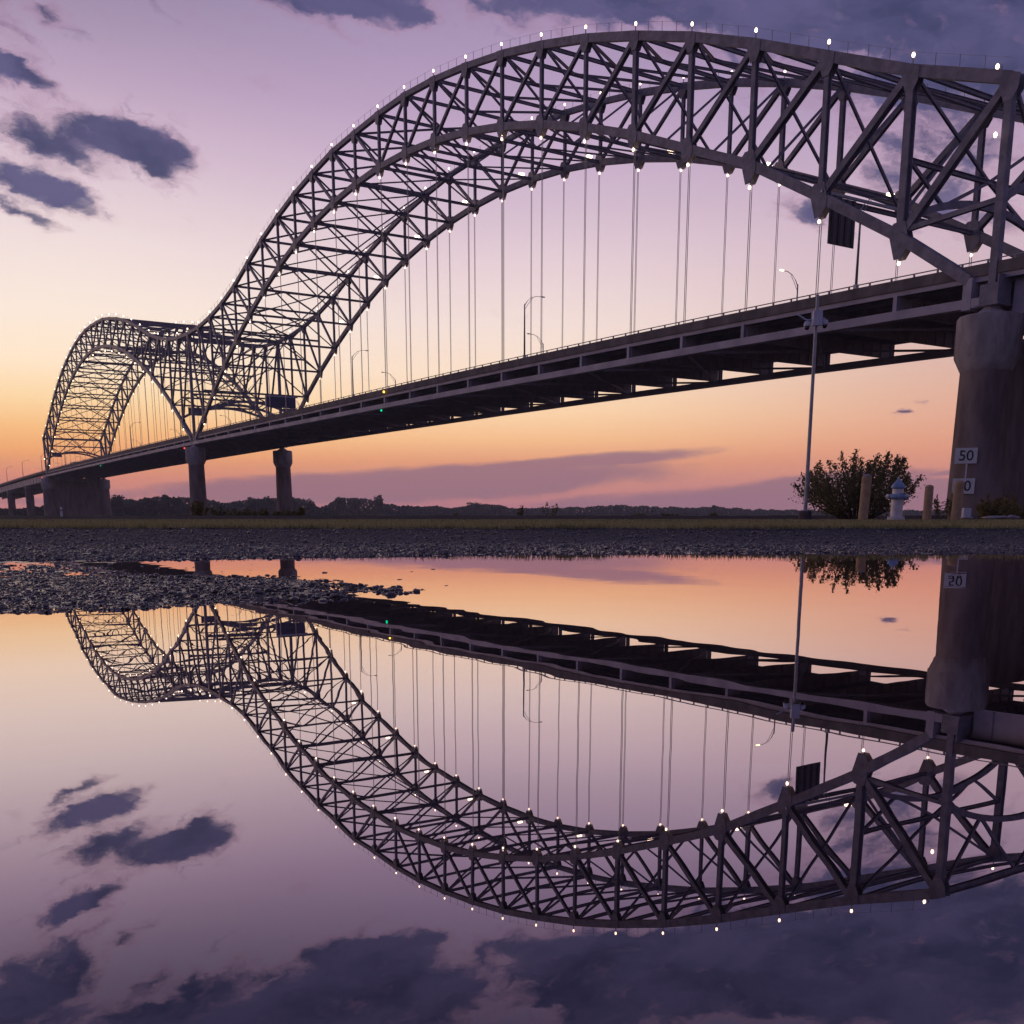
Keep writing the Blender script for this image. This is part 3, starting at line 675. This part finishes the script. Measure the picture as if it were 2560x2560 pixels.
# ------------------------------------------------------------------ street lamps, signs and a lorry on the deck
def lamp_meshes():
    post = MB().lathe([(.16, 0), (.10, 9.0), (.08, 9.3)], n=8)
    arm = MB(); arm.tube([(0, 0, 9.0), (0, .5, 9.8), (0, 1.3, 10.5), (0, 2.3, 10.85), (0, 3.3, 10.9)], [.07, .06, .055, .05, .05], 6); arm.tube([(0, 0, 8.3), (0, .8, 9.5), (0, 1.6, 10.45)], .04, 5)
    head = MB().lathe([(.03, -.42), (.16, -.36), (.2, 0), (.14, .36), (.03, .42)], c=(0, 3.6, 10.9), n=8, axis=Matrix.Rotation(math.pi/2, 3, 'X') @ Matrix.Diagonal((1, .6, 1)))
    base = MB().box((0, 0, .25), (.42, .42, .5))
    return [('post', post.mesh('post', M['galv'], True)), ('arm', arm.mesh('arm', M['galv'], True)), ('lamp_head', head.mesh('lamp_head', M['galv'], True)), ('base', base.mesh('base', M['galv']))]
LM = lamp_meshes(); lit_head = LM[2][1].copy(); lit_head.materials.clear(); lit_head.materials.append(M['bulb_sodium'])
def street_lamp(s, far, label, lit=False, h=1.0):
    y = W+.05 if far else -.05
    t = thing('street_lamp', (-s, y, rail_z(s)-.36), label, 'street lamp', 'street lamps along the bridge deck'); t.rotation_euler = (0, 0, math.pi if far else 0); t.scale = (1, 1, h)
    for nm, me in LM: link(nm, lit_head if (lit and nm == 'lamp_head') else me, t, loc=(0, 0, 0))
for k_, s in enumerate((17.0, 84.6, 153, 221, 289, 357, 425, 493, 561, 629, 697, 765)):
    place = ['tall beside the dark ribbed sign', 'right of the near arch middle', 'left of the near arch middle', 'behind the blue sign', 'at the double V where the arches meet', 'in the first third of the far arch', 'in the middle of the far arch', 'near the end of the far arch', 'just beyond the far portal', 'first on the far approach', 'second on the far approach', 'last on the far approach'][k_]
    street_lamp(s, False, 'grey curved-arm street lamp on the near parapet, '+place, h=.9)
for k_, s in enumerate((52.5, 121.5, 190, 258, 326, 394, 462, 530, 598, 666, 734)):
    place = ['lit, under the rib beside the near pier', 'right of the near arch middle', 'left of the near arch middle', 'behind the blue sign and the trusses', 'first within the far arch', 'second within the far arch', 'third within the far arch', 'by the lorry', 'first beyond the far portal', 'second beyond the far portal', 'third beyond the far portal'][k_]
    street_lamp(s, True, 'curved-arm street lamp on the far parapet, '+place, lit=(k_ == 0))
def overhead_sign(x, y0, y1, z0, z1, m_, label, posts=(), beam=None):
    t = thing('overhead_sign', (x, (y0+y1)/2, rail_z(-x)-1), label, 'road sign')
    part('panel', MB().box((x, (y0+y1)/2, (z0+z1)/2), (.10, y1-y0, z1-z0)), m_, t)
    for y in posts: part('post', MB().box((x-.3, y, (rail_z(-x)-1.2+z1)/2), (.35, .35, z1-rail_z(-x)+1.2)), M['galv'], t)
    if beam is not None:
        part('gantry_beam', MB().box((x-.3, (beam[0]+beam[1])/2, z1+.15), (.3, beam[1]-beam[0], .3)), M['galv'], t)
    return t
sA = overhead_sign(-22.2, .75, 5.2, 31.1, 36.2, M['sign_back'], 'back of a dark ribbed road sign hung under the near arch rib')
for t in range(4): part('rib', MB().box((-22.08, 1.25+t*1.15, 33.65), (.16, .34, 5.0)), M['sign_rib'], sA)
part('hanger_frame', MB().box((-22.35, W/2-7, 36.5), (.25, 16, .3)), M['galv'], sA)
sB = overhead_sign(-210, .9, 8.9, 28.75, 31.5, M['sign_blue'], 'wide dark blue road sign on a post at the near parapet, before the middle pier', posts=(.75,), beam=(.6, 9.6))
part('lower_panel', MB().box((-210, 7.2, 27.6), (.10, 3.8, 2.2)), M['sign_blue'], sB)
for a_, b__, z_ in ((3.4, 6.6, 30.45), (4.2, 7.0, 29.7)): part('lettering', MB().box((-209.93, (a_+b__)/2, z_), (.03, b__-a_, .36)), M['lettering'], sB)
part('handrail', MB().box((-210.3, 7.8, 32.2), (.06, 3, .06)).box((-210.3, 6.4, 31.9), (.06, .06, .7)).box((-210.3, 9.2, 31.9), (.06, .06, .7)), M['galv'], sB)
sC = overhead_sign(-278, -.4, 5.3, 31.9, 34.1, M['sign_back'], 'dark road sign at the foot of the V where the two arches meet', beam=(-.4, 10))
for y in (1.4, 4.9): part('sign_lamp', MB().box((-277.6, y, 32.3), (.5, .6, .3)), emis('sign_lamp_glow', (.55, .5, 1.0), 1.6), sC)
part('beacon', MB().lathe([(.02, -.3), (.3, 0), (.02, .3)], c=(-277.8, .9, 34.7), n=8), M['amber'], sC)
sD = overhead_sign(-549.2, 3.6, 8.6, 31.9, 33.9, M['sign_blue'], 'small blue road sign under the far portal', beam=(.5, 10))
lt = thing('lorry', (-522, 9.2, rail_z(522)-1.1), 'pale box lorry driving on the deck under the far arch', 'lorry')
zr = rail_z(522)-1.12
part('cargo_box', MB().box((-520, 9.2, zr+2.55), (9.5, 2.5, 2.7)), M['truck_body'], lt)
part('chassis', MB().box((-521, 9.2, zr+.95), (12.5, 1.0, .4)), M['rubber'], lt)
cbm = MB(); cbm.add([(-525.2+a_, 9.2+b__, zr+c_) for a_, b__, c_ in ((0, -1.2, .7), (0, 1.2, .7), (0, -1.2, 3.2), (0, 1.2, 3.2), (-2.3, -1.2, .7), (-2.3, 1.2, .7), (-2.3, -1.2, 1.8), (-2.3, 1.2, 1.8), (-1.7, -1.2, 3.1), (-1.7, 1.2, 3.1))], [(0, 1, 3, 2), (4, 6, 7, 5), (6, 8, 9, 7), (2, 3, 9, 8), (0, 2, 8, 6, 4), (1, 5, 7, 9, 3), (0, 4, 5, 1)])
part('cab', cbm, M['truck_body'], lt)
part('windscreen', MB().add([(-527.56, 8.15, zr+1.9), (-527.56, 10.25, zr+1.9), (-527.02, 10.25, zr+3.0), (-527.02, 8.15, zr+3.0)], [(0, 1, 2, 3)]), M['glass'], lt)
wm = MB().lathe([(.25, -.15), (.5, -.15), (.52, 0), (.5, .15), (.25, .15)], n=14, axis=Matrix.Rotation(math.pi/2, 3, 'X')).mesh('wheel', M['rubber'])
for x_ in (-517, -518.4, -526): 
    for y in (8.1, 10.3): link('wheel', wm, lt, matrix=Matrix.Translation((x_, y, zr+.52)))
part('tail_light', MB().box((-515.2, 8.3, zr+1.3), (.12, .3, .25)), M['red'], lt)

# ------------------------------------------------------------------ gravel stones and debris
t_ = (1+5**.5)/2
ICO = np.array([(-1, t_, 0), (1, t_, 0), (-1, -t_, 0), (1, -t_, 0), (0, -1, t_), (0, 1, t_), (0, -1, -t_), (0, 1, -t_), (t_, 0, -1), (t_, 0, 1), (-t_, 0, -1), (-t_, 0, 1)], float); ICO /= np.linalg.norm(ICO[0])
ICF = np.array([(0, 11, 5), (0, 5, 1), (0, 1, 7), (0, 7, 10), (0, 10, 11), (1, 5, 9), (5, 11, 4), (11, 10, 2), (10, 7, 6), (7, 1, 8), (3, 9, 4), (3, 4, 2), (3, 2, 6), (3, 6, 8), (3, 8, 9), (4, 9, 5), (2, 4, 11), (6, 2, 10), (8, 6, 7), (9, 8, 1)])
def stones(dl, rl, size, sink=.25, flat=(.45, .85)):
    n = len(dl); Pxy = np.array([CAM.x, CAM.y])+np.outer(dl, np.array(FW[:2]))+np.outer(rl, np.array(RT[:2])); z = height(Pxy)
    v = ICO[None]*(1+rng.uniform(-.28, .28, (n, 12, 1))); sc = size[:, None, None]*np.stack([rng.uniform(.7, 1.4, n), rng.uniform(.7, 1.4, n), rng.uniform(*flat, n)], -1)[:, None]
    v = v*sc; a = rng.uniform(0, 6.28, n); c, s_ = np.cos(a)[:, None], np.sin(a)[:, None]
    x = v[..., 0]*c-v[..., 1]*s_; y = v[..., 0]*s_+v[..., 1]*c
    zz_ = v[..., 2]+(np.maximum(z, -.004)+size*sink)[:, None]
    Vv = np.stack([x+Pxy[:, :1], y+Pxy[:, 1:], zz_], -1).reshape(-1, 3)
    Ff = (ICF[None]+12*np.arange(n)[:, None, None]).reshape(-1, 3); return Vv, Ff
def join(L):
    o = 0; VV = []; FF = []
    for v, f in L: VV.append(v); FF.append(f+o); o += len(v)
    return np.concatenate(VV), np.concatenate(FF)
def shore_at(d, r):
    Pxy = np.array([CAM.x, CAM.y])+np.outer(d, np.array(FW[:2]))+np.outer(r, np.array(RT[:2])); return shore(d, r, Pxy)
d = rng.uniform(1.3, 3.1, 160000); X = rng.uniform(-.85, -.05, 160000); far_, tt_, tb_ = shore_at(d, X*d)
u_ = rng.uniform(0, 1, 160000)
tipf = np.interp(X, [-.26, -.12, -.05], [1, .45, .0])
ok = (d < tt_+.06) & (d > tb_-.012) & (X < -.09) & (u_ < .42*tipf+.02)
d1, X1 = d[ok][:42000], X[ok][:42000]
L_ = [stones(d1, X1*d1, np.exp(rng.normal(math.log(.0013), .6, len(d1))).clip(.0007, .006), .2, (.3, .7))]
ok = (d > tt_) & (d < far_) & (u_ < np.interp(X, [-.5, -.40, -.33, -.28, -.2], [.30, .24, .14, .07, .03])); d2, X2 = d[ok][:5000], X[ok][:5000]
L_.append(stones(d2, X2*d2, np.exp(rng.normal(math.log(.0026), .45, len(d2))).clip(.0012, .008), .05))
d = 2.3+rng.gamma(2.0, .55, 140000); d = np.concatenate([d, rng.uniform(3.4, 6.6, 60000)]); X = rng.uniform(-.62, .62, len(d)); far_, tt_, tb_ = shore_at(d, X*d)
ok = (d > far_-.03) & (d < 6.5); d3, X3 = d[ok][:80000], X[ok][:80000]
L_.append(stones(d3, X3*d3, np.exp(rng.normal(math.log(.0021), .6, len(d3))).clip(.0008, .012)))
n_ = 420; d4 = rng.uniform(1.75, 3.7, n_); X4 = -.30+rng.gamma(1.5, .10, n_)
L_.append(stones(d4, X4*d4, np.exp(rng.normal(math.log(.002), .5, n_)).clip(.0008, .007), 0, (.12, .3)))
nq = 2600; X5 = -.085-rng.gamma(1.7, .055, nq); d5 = rng.uniform(1.72, 2.42, nq); f5, t5, b5 = shore_at(d5, X5*d5)
cl5 = fbm(d5*9, X5*60, 3, 31) > -.02; ok = cl5 & (d5 < t5+.10) & (d5 > b5-.05)
L_.append(stones(d5[ok], X5[ok]*d5[ok], np.exp(rng.normal(math.log(.0034), .45, ok.sum())).clip(.0015, .008), .7, (.3, .6)))
n_ = 60; d6 = rng.uniform(.45, 1.7, n_); L_.append(stones(d6, rng.uniform(-.5, .5, n_)*d6, np.exp(rng.normal(math.log(.0007), .4, n_)), 0, (.12, .3)))
VV, FF = join(L_)
VV[:, 2] = np.where(np.abs(VV[:, 2]) < .0003, .0003, VV[:, 2])
tag(link('gravel', np_mesh('gravel', VV, FF, M['stone'], False)), 'loose wet gravel round the puddle', kind='stuff')
v_, f_ = stones(np.array([3.98]), np.array([(1107-1280)/2655*3.98]), np.array([.011]), .4)
tag(link('pebble', np_mesh('pebble', v_, f_, M['stone'], False)), 'single dark pebble on the far edge of the puddle', 'stone')
v_, f_ = stones(np.array([5.9]), np.array([(455-1280)/2655*5.9]), np.array([.013]), .4)
tag(link('pebble', np_mesh('pebble', v_, f_, M['white_paint'], False)), 'pale pebble on the gravel below the middle pier', 'stone')

# ------------------------------------------------------------------ grass verge
n_ = 86000; d = 6.15+(30-6.15)*rng.uniform(0, 1, n_)**2.1; X = rng.uniform(-.85, .85, n_)
Pxy = np.array([CAM.x, CAM.y])+np.outer(d, np.array(FW[:2]))+np.outer(X*d, np.array(RT[:2]))
d = d+fbm(Pxy[:, 0]*2.2, Pxy[:, 1]*2.2, 3, 9)*.35; Pxy = np.array([CAM.x, CAM.y])+np.outer(d, np.array(FW[:2]))+np.outer(X*d, np.array(RT[:2]))
z = height(Pxy); hgt = rng.uniform(.018, .05, n_)*np.interp(d, [6, 7, 12, 30], [1.0, .75, .5, .35])*(1+1.5*np.maximum(0, fbm(Pxy[:, 0]*.9, Pxy[:, 1]*.9, 2, 4)))
a = rng.uniform(0, 6.28, n_); wd = .0022*(1+d/5); lean = rng.uniform(0, .6, n_)*hgt; a2 = rng.uniform(0, 6.28, n_)
b0 = np.column_stack([Pxy[:, 0]-np.cos(a)*wd, Pxy[:, 1]-np.sin(a)*wd, z-.005]); b1 = np.column_stack([Pxy[:, 0]+np.cos(a)*wd, Pxy[:, 1]+np.sin(a)*wd, z-.005])
tp = np.column_stack([Pxy[:, 0]+np.cos(a2)*lean, Pxy[:, 1]+np.sin(a2)*lean, z+hgt])
VV = np.stack([b0, b1, tp], 1).reshape(-1, 3); FF = np.arange(3*n_).reshape(-1, 3)
tag(link('grass', np_mesh('grass', VV, FF, M['grassm'], False)), 'strip of short grass behind the gravel', kind='stuff')

# ------------------------------------------------------------------ plants
def leaves(C, size, asp=.5, up=.0):
    """two-triangle folded leaves at points C"""
    n = len(C); t = rng.normal(size=(n, 3)); t[:, 2] += up; t /= np.linalg.norm(t, axis=1)[:, None]
    s_ = rng.normal(size=(n, 3)); s_ -= t*np.sum(s_*t, 1)[:, None]; s_ /= np.linalg.norm(s_, axis=1)[:, None]; nn = np.cross(t, s_)
    sz = (size*rng.uniform(.65, 1.35, n))[:, None]
    a_ = C-t*sz*.5; b_ = C+t*sz*.5; l_ = C+s_*sz*asp*.5+nn*sz*.12; r_ = C-s_*sz*asp*.5+nn*sz*.12
    V_ = np.stack([a_, l_, b_, r_], 1).reshape(-1, 3); F_ = np.arange(4*n).reshape(-1, 4); return V_, F_
def ground_z(d, r): return float(height(np.array([[CAM.x+FW.x*d+RT.x*r, CAM.y+FW.y*d+RT.y*r]]))[0])
def at_px(px, d): return (px-1280)/2655*d
def shrub(name, px, top, hw, d, n, leaf, m_, label, cat='bush', group=None, stems=14, spread=.35):
    r = at_px(px, d); z0 = ground_z(d, r)-.02; hgt = (1294-top)/2655*d+.135-z0; w = hw/2655*d
    b = gp(d, r, z0); t = thing(name, tuple(b), label, cat, group); st = MB(); pts = []
    for k_ in range(stems):
        ang = rng.uniform(0, 6.28); rad = w*rng.uniform(.05, 1)**.55; ang = (k_*2.39996+rng.uniform(-.3, .3))
        hh = hgt*(1-.42*(rad/w)**2)*rng.uniform(.72, 1.02)
        tip = np.array(b)+np.array([math.cos(ang)*rad, math.sin(ang)*rad, hh]); s0 = np.array(b)+np.array([math.cos(ang)*rad*.22, math.sin(ang)*rad*.22, 0])
        mid = s0*.45+tip*.55+np.array([math.cos(ang), math.sin(ang), 0])*rad*.16
        P3 = [tuple(s0), tuple((s0+mid)/2*1.0), tuple(mid), tuple(tip)]
        st.tube(P3, [max(.004, .009*hgt), .007*hgt, .005*hgt, .0015*hgt], 5)
        m2 = max(3, n//stems)
        f = rng.uniform(.12, 1, m2)**.75
        q_ = np.where(f[:, None] < .55, s0+(mid-s0)*(f[:, None]/.55), mid+(tip-mid)*((f[:, None]-.55)/.45))
        # side twigs
        tw = rng.normal(size=(m2, 3))*np.array([1, 1, .7])*(spread*w*(.25+.75*np.sin(np.pi*np.clip(f, 0, .96))))[:, None]*rng.choice([.25, .6, 1.0], m2)[:, None]*.55
        qq = q_+tw; qq[:, 2] = np.clip(qq[:, 2], z0+.02, z0+hgt*1.04); pts.append(qq)
    part('stems', st, M['bark'], t)
    V_, F_ = leaves(np.concatenate(pts), leaf, .55, .6); me = np_mesh('leaves', V_, F_, m_, False); o_ = link('leaves', me, t); tag(o_, kind='stuff')
    return t
shrub('bush', 2142, 1118, 160, 30.5, 15000, .076, M['leaf'], 'big bush with upright leafy shoots behind the camera pole and hydrant', stems=70, spread=.17)
shrub('bush', 2350, 1236, 38, 31, 380, .07, M['leaf'], 'small leaning sapling between two yellow bollards', stems=5)
for px, top, hw, d, nm in ((2475, 1236, 45, 40, 'olive shrub at the foot of the near pier, left one of the pair'), (2540, 1228, 48, 42, 'olive shrub at the foot of the near pier by the frame edge')):
    shrub('bush', px, top, hw, d, 1500, .10, M['leaf_dry'], nm, group='shrubs at the near pier', stems=18)
for px, top, hw, d, n, m_, lb in ((497, 1250, 26, 58, 700, 'leaf_dry', 'yellowish shrub in front of the middle pier near column'), (548, 1262, 32, 60, 800, 'leaf', 'dark green shrub right of the middle pier near column'), (604, 1268, 34, 58, 800, 'leaf', 'low dark shrub midway between the middle pier columns'), (660, 1272, 30, 56, 700, 'leaf_dry', 'low brownish shrub left of the far middle column'), (716, 1270, 34, 57, 800, 'leaf', 'low dark shrub at the foot of the far middle column'), (752, 1264, 13, 55, 300, 'leaf_dry', 'thin yellow shrub right of the far middle column'), (1303, 1263, 10, 56, 120, 'leaf_dry', 'thin yellow sprig left of the forked sapling'), (1378, 1247, 26, 56, 110, 'leaf_dry', 'forked spindly sapling standing alone below the deck'), (1592, 1281, 20, 58, 320, 'leaf', 'small round dark shrub alone on the bank'), (1672, 1282, 28, 58, 380, 'leaf_dry', 'low straw coloured shrub on the bank'), (1782, 1281, 14, 58, 200, 'leaf_dry', 'tiny reddish shrub right of the straw coloured one'), (1140, 1283, 14, 58, 160, 'leaf_dry', 'tiny yellow tuft on the bank left of the forked sapling')):
    shrub('bush', px, top, hw, d, n, .13, M[m_], lb, group='shrubs along the bank', stems=9)
# far trees: single crowns that stand out, then the wood behind as one mass
def far_d(px): return float(np.interp(px, [-300, 0, 400, 800, 1300, 2900], [720, 760, 820, 930, 1180, 1300]))
def tree(px, top, hw, label):
    d = far_d(px)-25; r = at_px(px, d); hgt = (1294-top)/2655*d; w = hw/2655*d; b = gp(d, r, -.4)
    t = thing('tree', tuple(b), label, 'tree', 'trees on the far bank')
    tr = MB().tube([tuple(b), tuple(b+Vector((.2, 0, hgt*.5))), tuple(b+Vector((0, .3, hgt*.9)))], [.45, .3, .1], 6)
    for k_ in range(5):
        a_ = rng.uniform(0, 6.28); s0 = b+Vector((0, 0, hgt*rng.uniform(.35, .6))); tr.tube([tuple(s0), tuple(s0+Vector((math.cos(a_)*w*.6, math.sin(a_)*w*.6, hgt*.25)))], [.2, .06], 5)
    part('trunk', tr, M['bark'], t)
    C = []
    for k_ in range(9):
        a_ = rng.uniform(0, 6.28); rr_ = w*rng.uniform(.1, .72); cz = hgt*rng.uniform(.45, .84)
        c = np.array(b)+np.array([math.cos(a_)*rr_, math.sin(a_)*rr_, cz]); n = 75
        v = rng.normal(size=(n, 3)); v /= np.linalg.norm(v, axis=1)[:, None]; C.append(c+v*rng.uniform(.4, 1, (n, 1))*np.array([w*.42, w*.42, hgt*.17]))
    V_, F_ = leaves(np.concatenate(C), 1.5, .75); o_ = link('crown', np_mesh('crown', V_, F_, M['leaf_far'], False), t); tag(o_, kind='stuff')
for px, top, hw, lb in ((290, 1234, 26, 'dark tree on the far bank just right of the wall pier'), (378, 1239, 20, 'round tree on the far bank, left of the tallest clump'), (419, 1231, 20, 'tallest round tree on the far bank left of the middle pier'), (448, 1234, 16, 'open crowned tree on the far bank touching the middle pier column'), (640, 1241, 30, 'broad tree on the far bank between the middle pier columns'), (680, 1238, 24, 'rounded tree on the far bank close left of the far column'), (736, 1236, 14, 'tree on the far bank close right of the far column'), (776, 1243, 20, 'spreading tree on the far bank at the edge of the gap'), (850, 1236, 24, 'big dark tree on the far bank right of the gap'), (886, 1240, 22, 'flat topped tree on the far bank, second right of the gap'), (948, 1237, 18, 'leaning round tree on the far bank, last of the tall clump'), (1188, 1252, 26, 'domed tree alone in the middle of the far treeline'), (1248, 1259, 24, 'low domed tree right of the lone domed one'), (1545, 1259, 10, 'small knob of a tree on the far right treeline'), (1782, 1262, 14, 'rounded tree on the far treeline left of the camera pole')):
    tree(px, top, hw, lb)
TOPS = [(-400, 1262), (0, 1272), (60, 1272), (120, 1266), (280, 1252), (340, 1252), (400, 1246), (480, 1248), (560, 1258), (620, 1250), (700, 1246), (760, 1252), (800, 1268), (825, 1262), (850, 1248), (930, 1250), (990, 1264), (1050, 1268), (1120, 1269), (1180, 1262), (1260, 1265), (1300, 1271), (1400, 1269), (1550, 1265), (1640, 1267), (1700, 1270), (1790, 1267), (1860, 1273), (2050, 1276), (2560, 1277), (3000, 1275)]
n_ = 90000; px = rng.uniform(-500, 3000, n_); dd_ = np.interp(px, [-300, 0, 400, 800, 1300, 2900], [720, 760, 820, 930, 1180, 1300])+rng.uniform(-15, 60, n_)
tp_ = np.interp(px, *zip(*TOPS))+fbm(px/26, px*0, 4, 21)*11
zt_ = (1294-tp_)/2655*dd_; zz_ = zt_*np.where(rng.uniform(0, 1, n_) < .35, rng.uniform(0, .5, n_), rng.uniform(.0, 1, n_)**.7)
C = np.array([CAM.x, CAM.y, 0])+dd_[:, None]*np.array(FW)+(at_px(px, dd_))[:, None]*np.array(RT); C[:, 2] = zz_
V_, F_ = leaves(C, 2.3, .8)
tag(link('treeline', np_mesh('treeline', V_, F_, M['leaf_far'], False)), 'distant wood along the far river bank', kind='stuff')

# ------------------------------------------------------------------ things on the verge
def lp(px, d): r = at_px(px, d); return gp(d, r, ground_z(d, r))
# camera pole
b = lp(2012, 30); cp = thing('camera_pole', tuple(b), 'tall grey security camera pole with two dome cameras on a dark concrete base', 'camera pole')
H_ = 5.95
part('footing', MB().lathe([(.17, -.1), (.175, .18), (.16, .23)], c=tuple(b), n=16), mat('dark_footing', (.07, .05, .055), (.11, .085, .09), 8, .9, 0, .2), cp)
smooth_angle(part('pole', MB().lathe([(.056, .231), (.050, 2.5), (.042, H_)], c=tuple(b), n=14), M['galv'], cp))
part('base_plate', MB().box(b+Vector((0, 0, .25)), (.2, .2, .03), .4), M['galv'], cp)
def toward(v, px_): return v
ang = math.atan2(RT.y, RT.x)
cab = part('cabinet', MB().box(b+Vector((0, 0, H_-.62))-FW*.11, (.24, .13, .38), ang), M['box'], cp)
for sg, zo, ro in ((-1, -.78, .255), (1, -.74, .225)):
    c = b+Vector((0, 0, H_+zo))+RT*(sg*ro)-FW*.05
    dome = part('dome_camera', MB().lathe([(.03, .10), (.07, .085), (.088, .03), (.09, -.02), (.085, -.045)], c=tuple(c), n=16), M['box'], cp, True)
    lens_ = MB().lathe([(.07, -.045), (.066, -.085), (.042, -.12), (.01, -.132)], c=tuple(c), n=14); o_ = link('lens', lens_.mesh('lens', M['glass'], True), dome); o_.location = dome_off = -Vector(cp.location)-Vector(dome.location)
    part('bracket', MB().tube([tuple(b+Vector((0, 0, H_+zo+.13))+RT*(sg*.05)-FW*.03), tuple(c+Vector((0, 0, .13))), tuple(c+Vector((0, 0, .09)))], .018, 6), M['box'], cp)
part('antenna_arm', MB().bar(b+Vector((0, 0, H_-.63))-RT*.30, b+Vector((0, 0, H_-.50))-RT*.52, .035).bar(b+Vector((0, 0, H_-.66))-RT*.05, b+Vector((0, 0, H_-.63))-RT*.30, .03), M['box'], cp)
# hydrant
b = lp(2239.5, 24.5); hy = thing('fire_hydrant', tuple(b), 'silver fire hydrant with blue cap and flange on the grass', 'fire hydrant')
sc_ = .94/.94
def hp(nm, prof, m_, n=20): return smooth_angle(part(nm, MB().lathe(prof, c=tuple(b), n=n), m_, hy), 50)
hp('base_flange', [(.19, .0), (.195, .05), (.15, .06)], M['silver']); hp('barrel', [(.13, .05), (.135, .46)], M['silver'])
hp('flange', [(.15, .462), (.19, .475), (.205, .50), (.205, .545), (.19, .565), (.125, .585)], M['blue'])
hp('upper_barrel', [(.122, .584), (.122, .70)], M['silver']); hp('bonnet', [(.14, .702), (.155, .715), (.155, .75), (.125, .80), (.075, .855), (.055, .88), (.05, .90)], M['blue'])
hp('operating_nut', [(.026, .90), (.03, .94), (.02, .965)], M['blue'], 5)
for dr, nm in ((RT, 'nozzle'), (-RT, 'nozzle'), (-FW, 'pumper_nozzle')):
    ax = dr.to_track_quat('Z', 'Y').to_matrix(); w_ = .055 if nm == 'nozzle' else .075
    nz = part(nm, MB().lathe([(w_*.8, .11), (w_*.8, .20), (w_, .205), (w_, .245), (w_*.55, .25), (w_*.35, .275)], c=tuple(b+Vector((0, 0, .53))), n=12, axis=ax), M['silver'] if nm == 'nozzle' else M['blue'], hy)
for k_ in range(8):
    a_ = k_*math.pi/4; part('flange_bolt', MB().lathe([(.014, 0), (.014, .03)], c=tuple(b+Vector((.172*math.cos(a_), .172*math.sin(a_), .056))), n=6), M['silver'], hy)
# bollards
for px, d, hgt, rad, lean, lb in ((2157, 22.5, .90, .098, .03, 'tallest yellow bollard with a grey cap, left of the hydrant'), (2317, 27, .81, .105, .0, 'yellow bollard right of the hydrant'), (2389, 24, .82, .108, .02, 'yellow bollard standing in front of the lower depth board'), (2375, 31, .72, .07, .0, 'thin yellow post half hidden behind another bollard by the pier')):
    b = lp(px, d); t = thing('bollard', tuple(b), lb, 'bollard', 'yellow bollards on the verge'); tp = b+RT*lean*hgt
    o_ = part('post', MB().tube([tuple(b-Vector((0, 0, .05))), tuple(tp+Vector((0, 0, hgt)))], rad, 18), M['yellow'], t); smooth_angle(o_)
    cap = MB().lathe([(rad*.98, .0), (rad*.8, .03), (rad*.35, .05)], c=tuple(tp+Vector((0, 0, hgt+.001))), n=18)
    part('cap', cap, M['concrete_cap'] if px == 2157 else M['yellow'], t)
# low things by the pier and on the bank
for px, d, w_, h_, lb in ((2490, 33, .85, .16, 'long flat pale riprap stone below the near pier'), (2532, 34, .5, .2, 'rounded pale riprap stone beside the long flat one'), (2420, 36, .35, .13, 'small pale stone behind the third bollard')):
    v_, f_ = stones(np.array([d]), np.array([at_px(px, d)]), np.array([.2]), .3)
    c = v_.mean(0); v_ = (v_-c)*np.array([w_/.4, w_/.4, h_/.25])+c
    tag(link('riprap_stone', np_mesh('riprap_stone', v_, f_, M['rock'], False)), lb, 'stone', 'riprap stones')
b = lp(2414, 38); mt = thing('meter_box', tuple(b), 'small pale utility box behind the bollards at the pier foot', 'utility box')
part('cabinet', MB().box(b+Vector((0, 0, .22)), (.26, .2, .36), ang), M['box'], mt); part('pedestal', MB().box(b+Vector((0, 0, .01)), (.3, .24, .08), ang), M['concrete'], mt)
b = lp(155, 47); mp = thing('marker_post', tuple(b), 'small white marker post on the bank below the wall pier', 'post')
part('post', MB().lathe([(.05, -.1), (.045, .33), (.02, .40)], c=tuple(b), n=8), M['white_paint'], mp); part('band', MB().lathe([(.054, .22), (.052, .27)], c=tuple(b), n=8), M['red'] if False else M['sign_back'], mp)

# ------------------------------------------------------------------ evening haze over the river
hm = bpy.data.materials.new('haze_air'); hm.use_nodes = True; nt = hm.node_tree; nt.nodes.clear()
pv = nt.nodes.new('ShaderNodeVolumePrincipled'); pv.inputs['Color'].default_value = (.96, .955, 1.0, 1); pv.inputs['Density'].default_value = .0002; pv.inputs['Anisotropy'].default_value = 0.0
o_ = nt.nodes.new('ShaderNodeOutputMaterial'); nt.links.new(pv.outputs[0], o_.inputs['Volume'])
hz = link('haze', MB().box((CAM.x, CAM.y, 39), (3600, 3600, 94)).mesh('haze', hm)); tag(hz, 'thin evening haze over the river', kind='stuff')
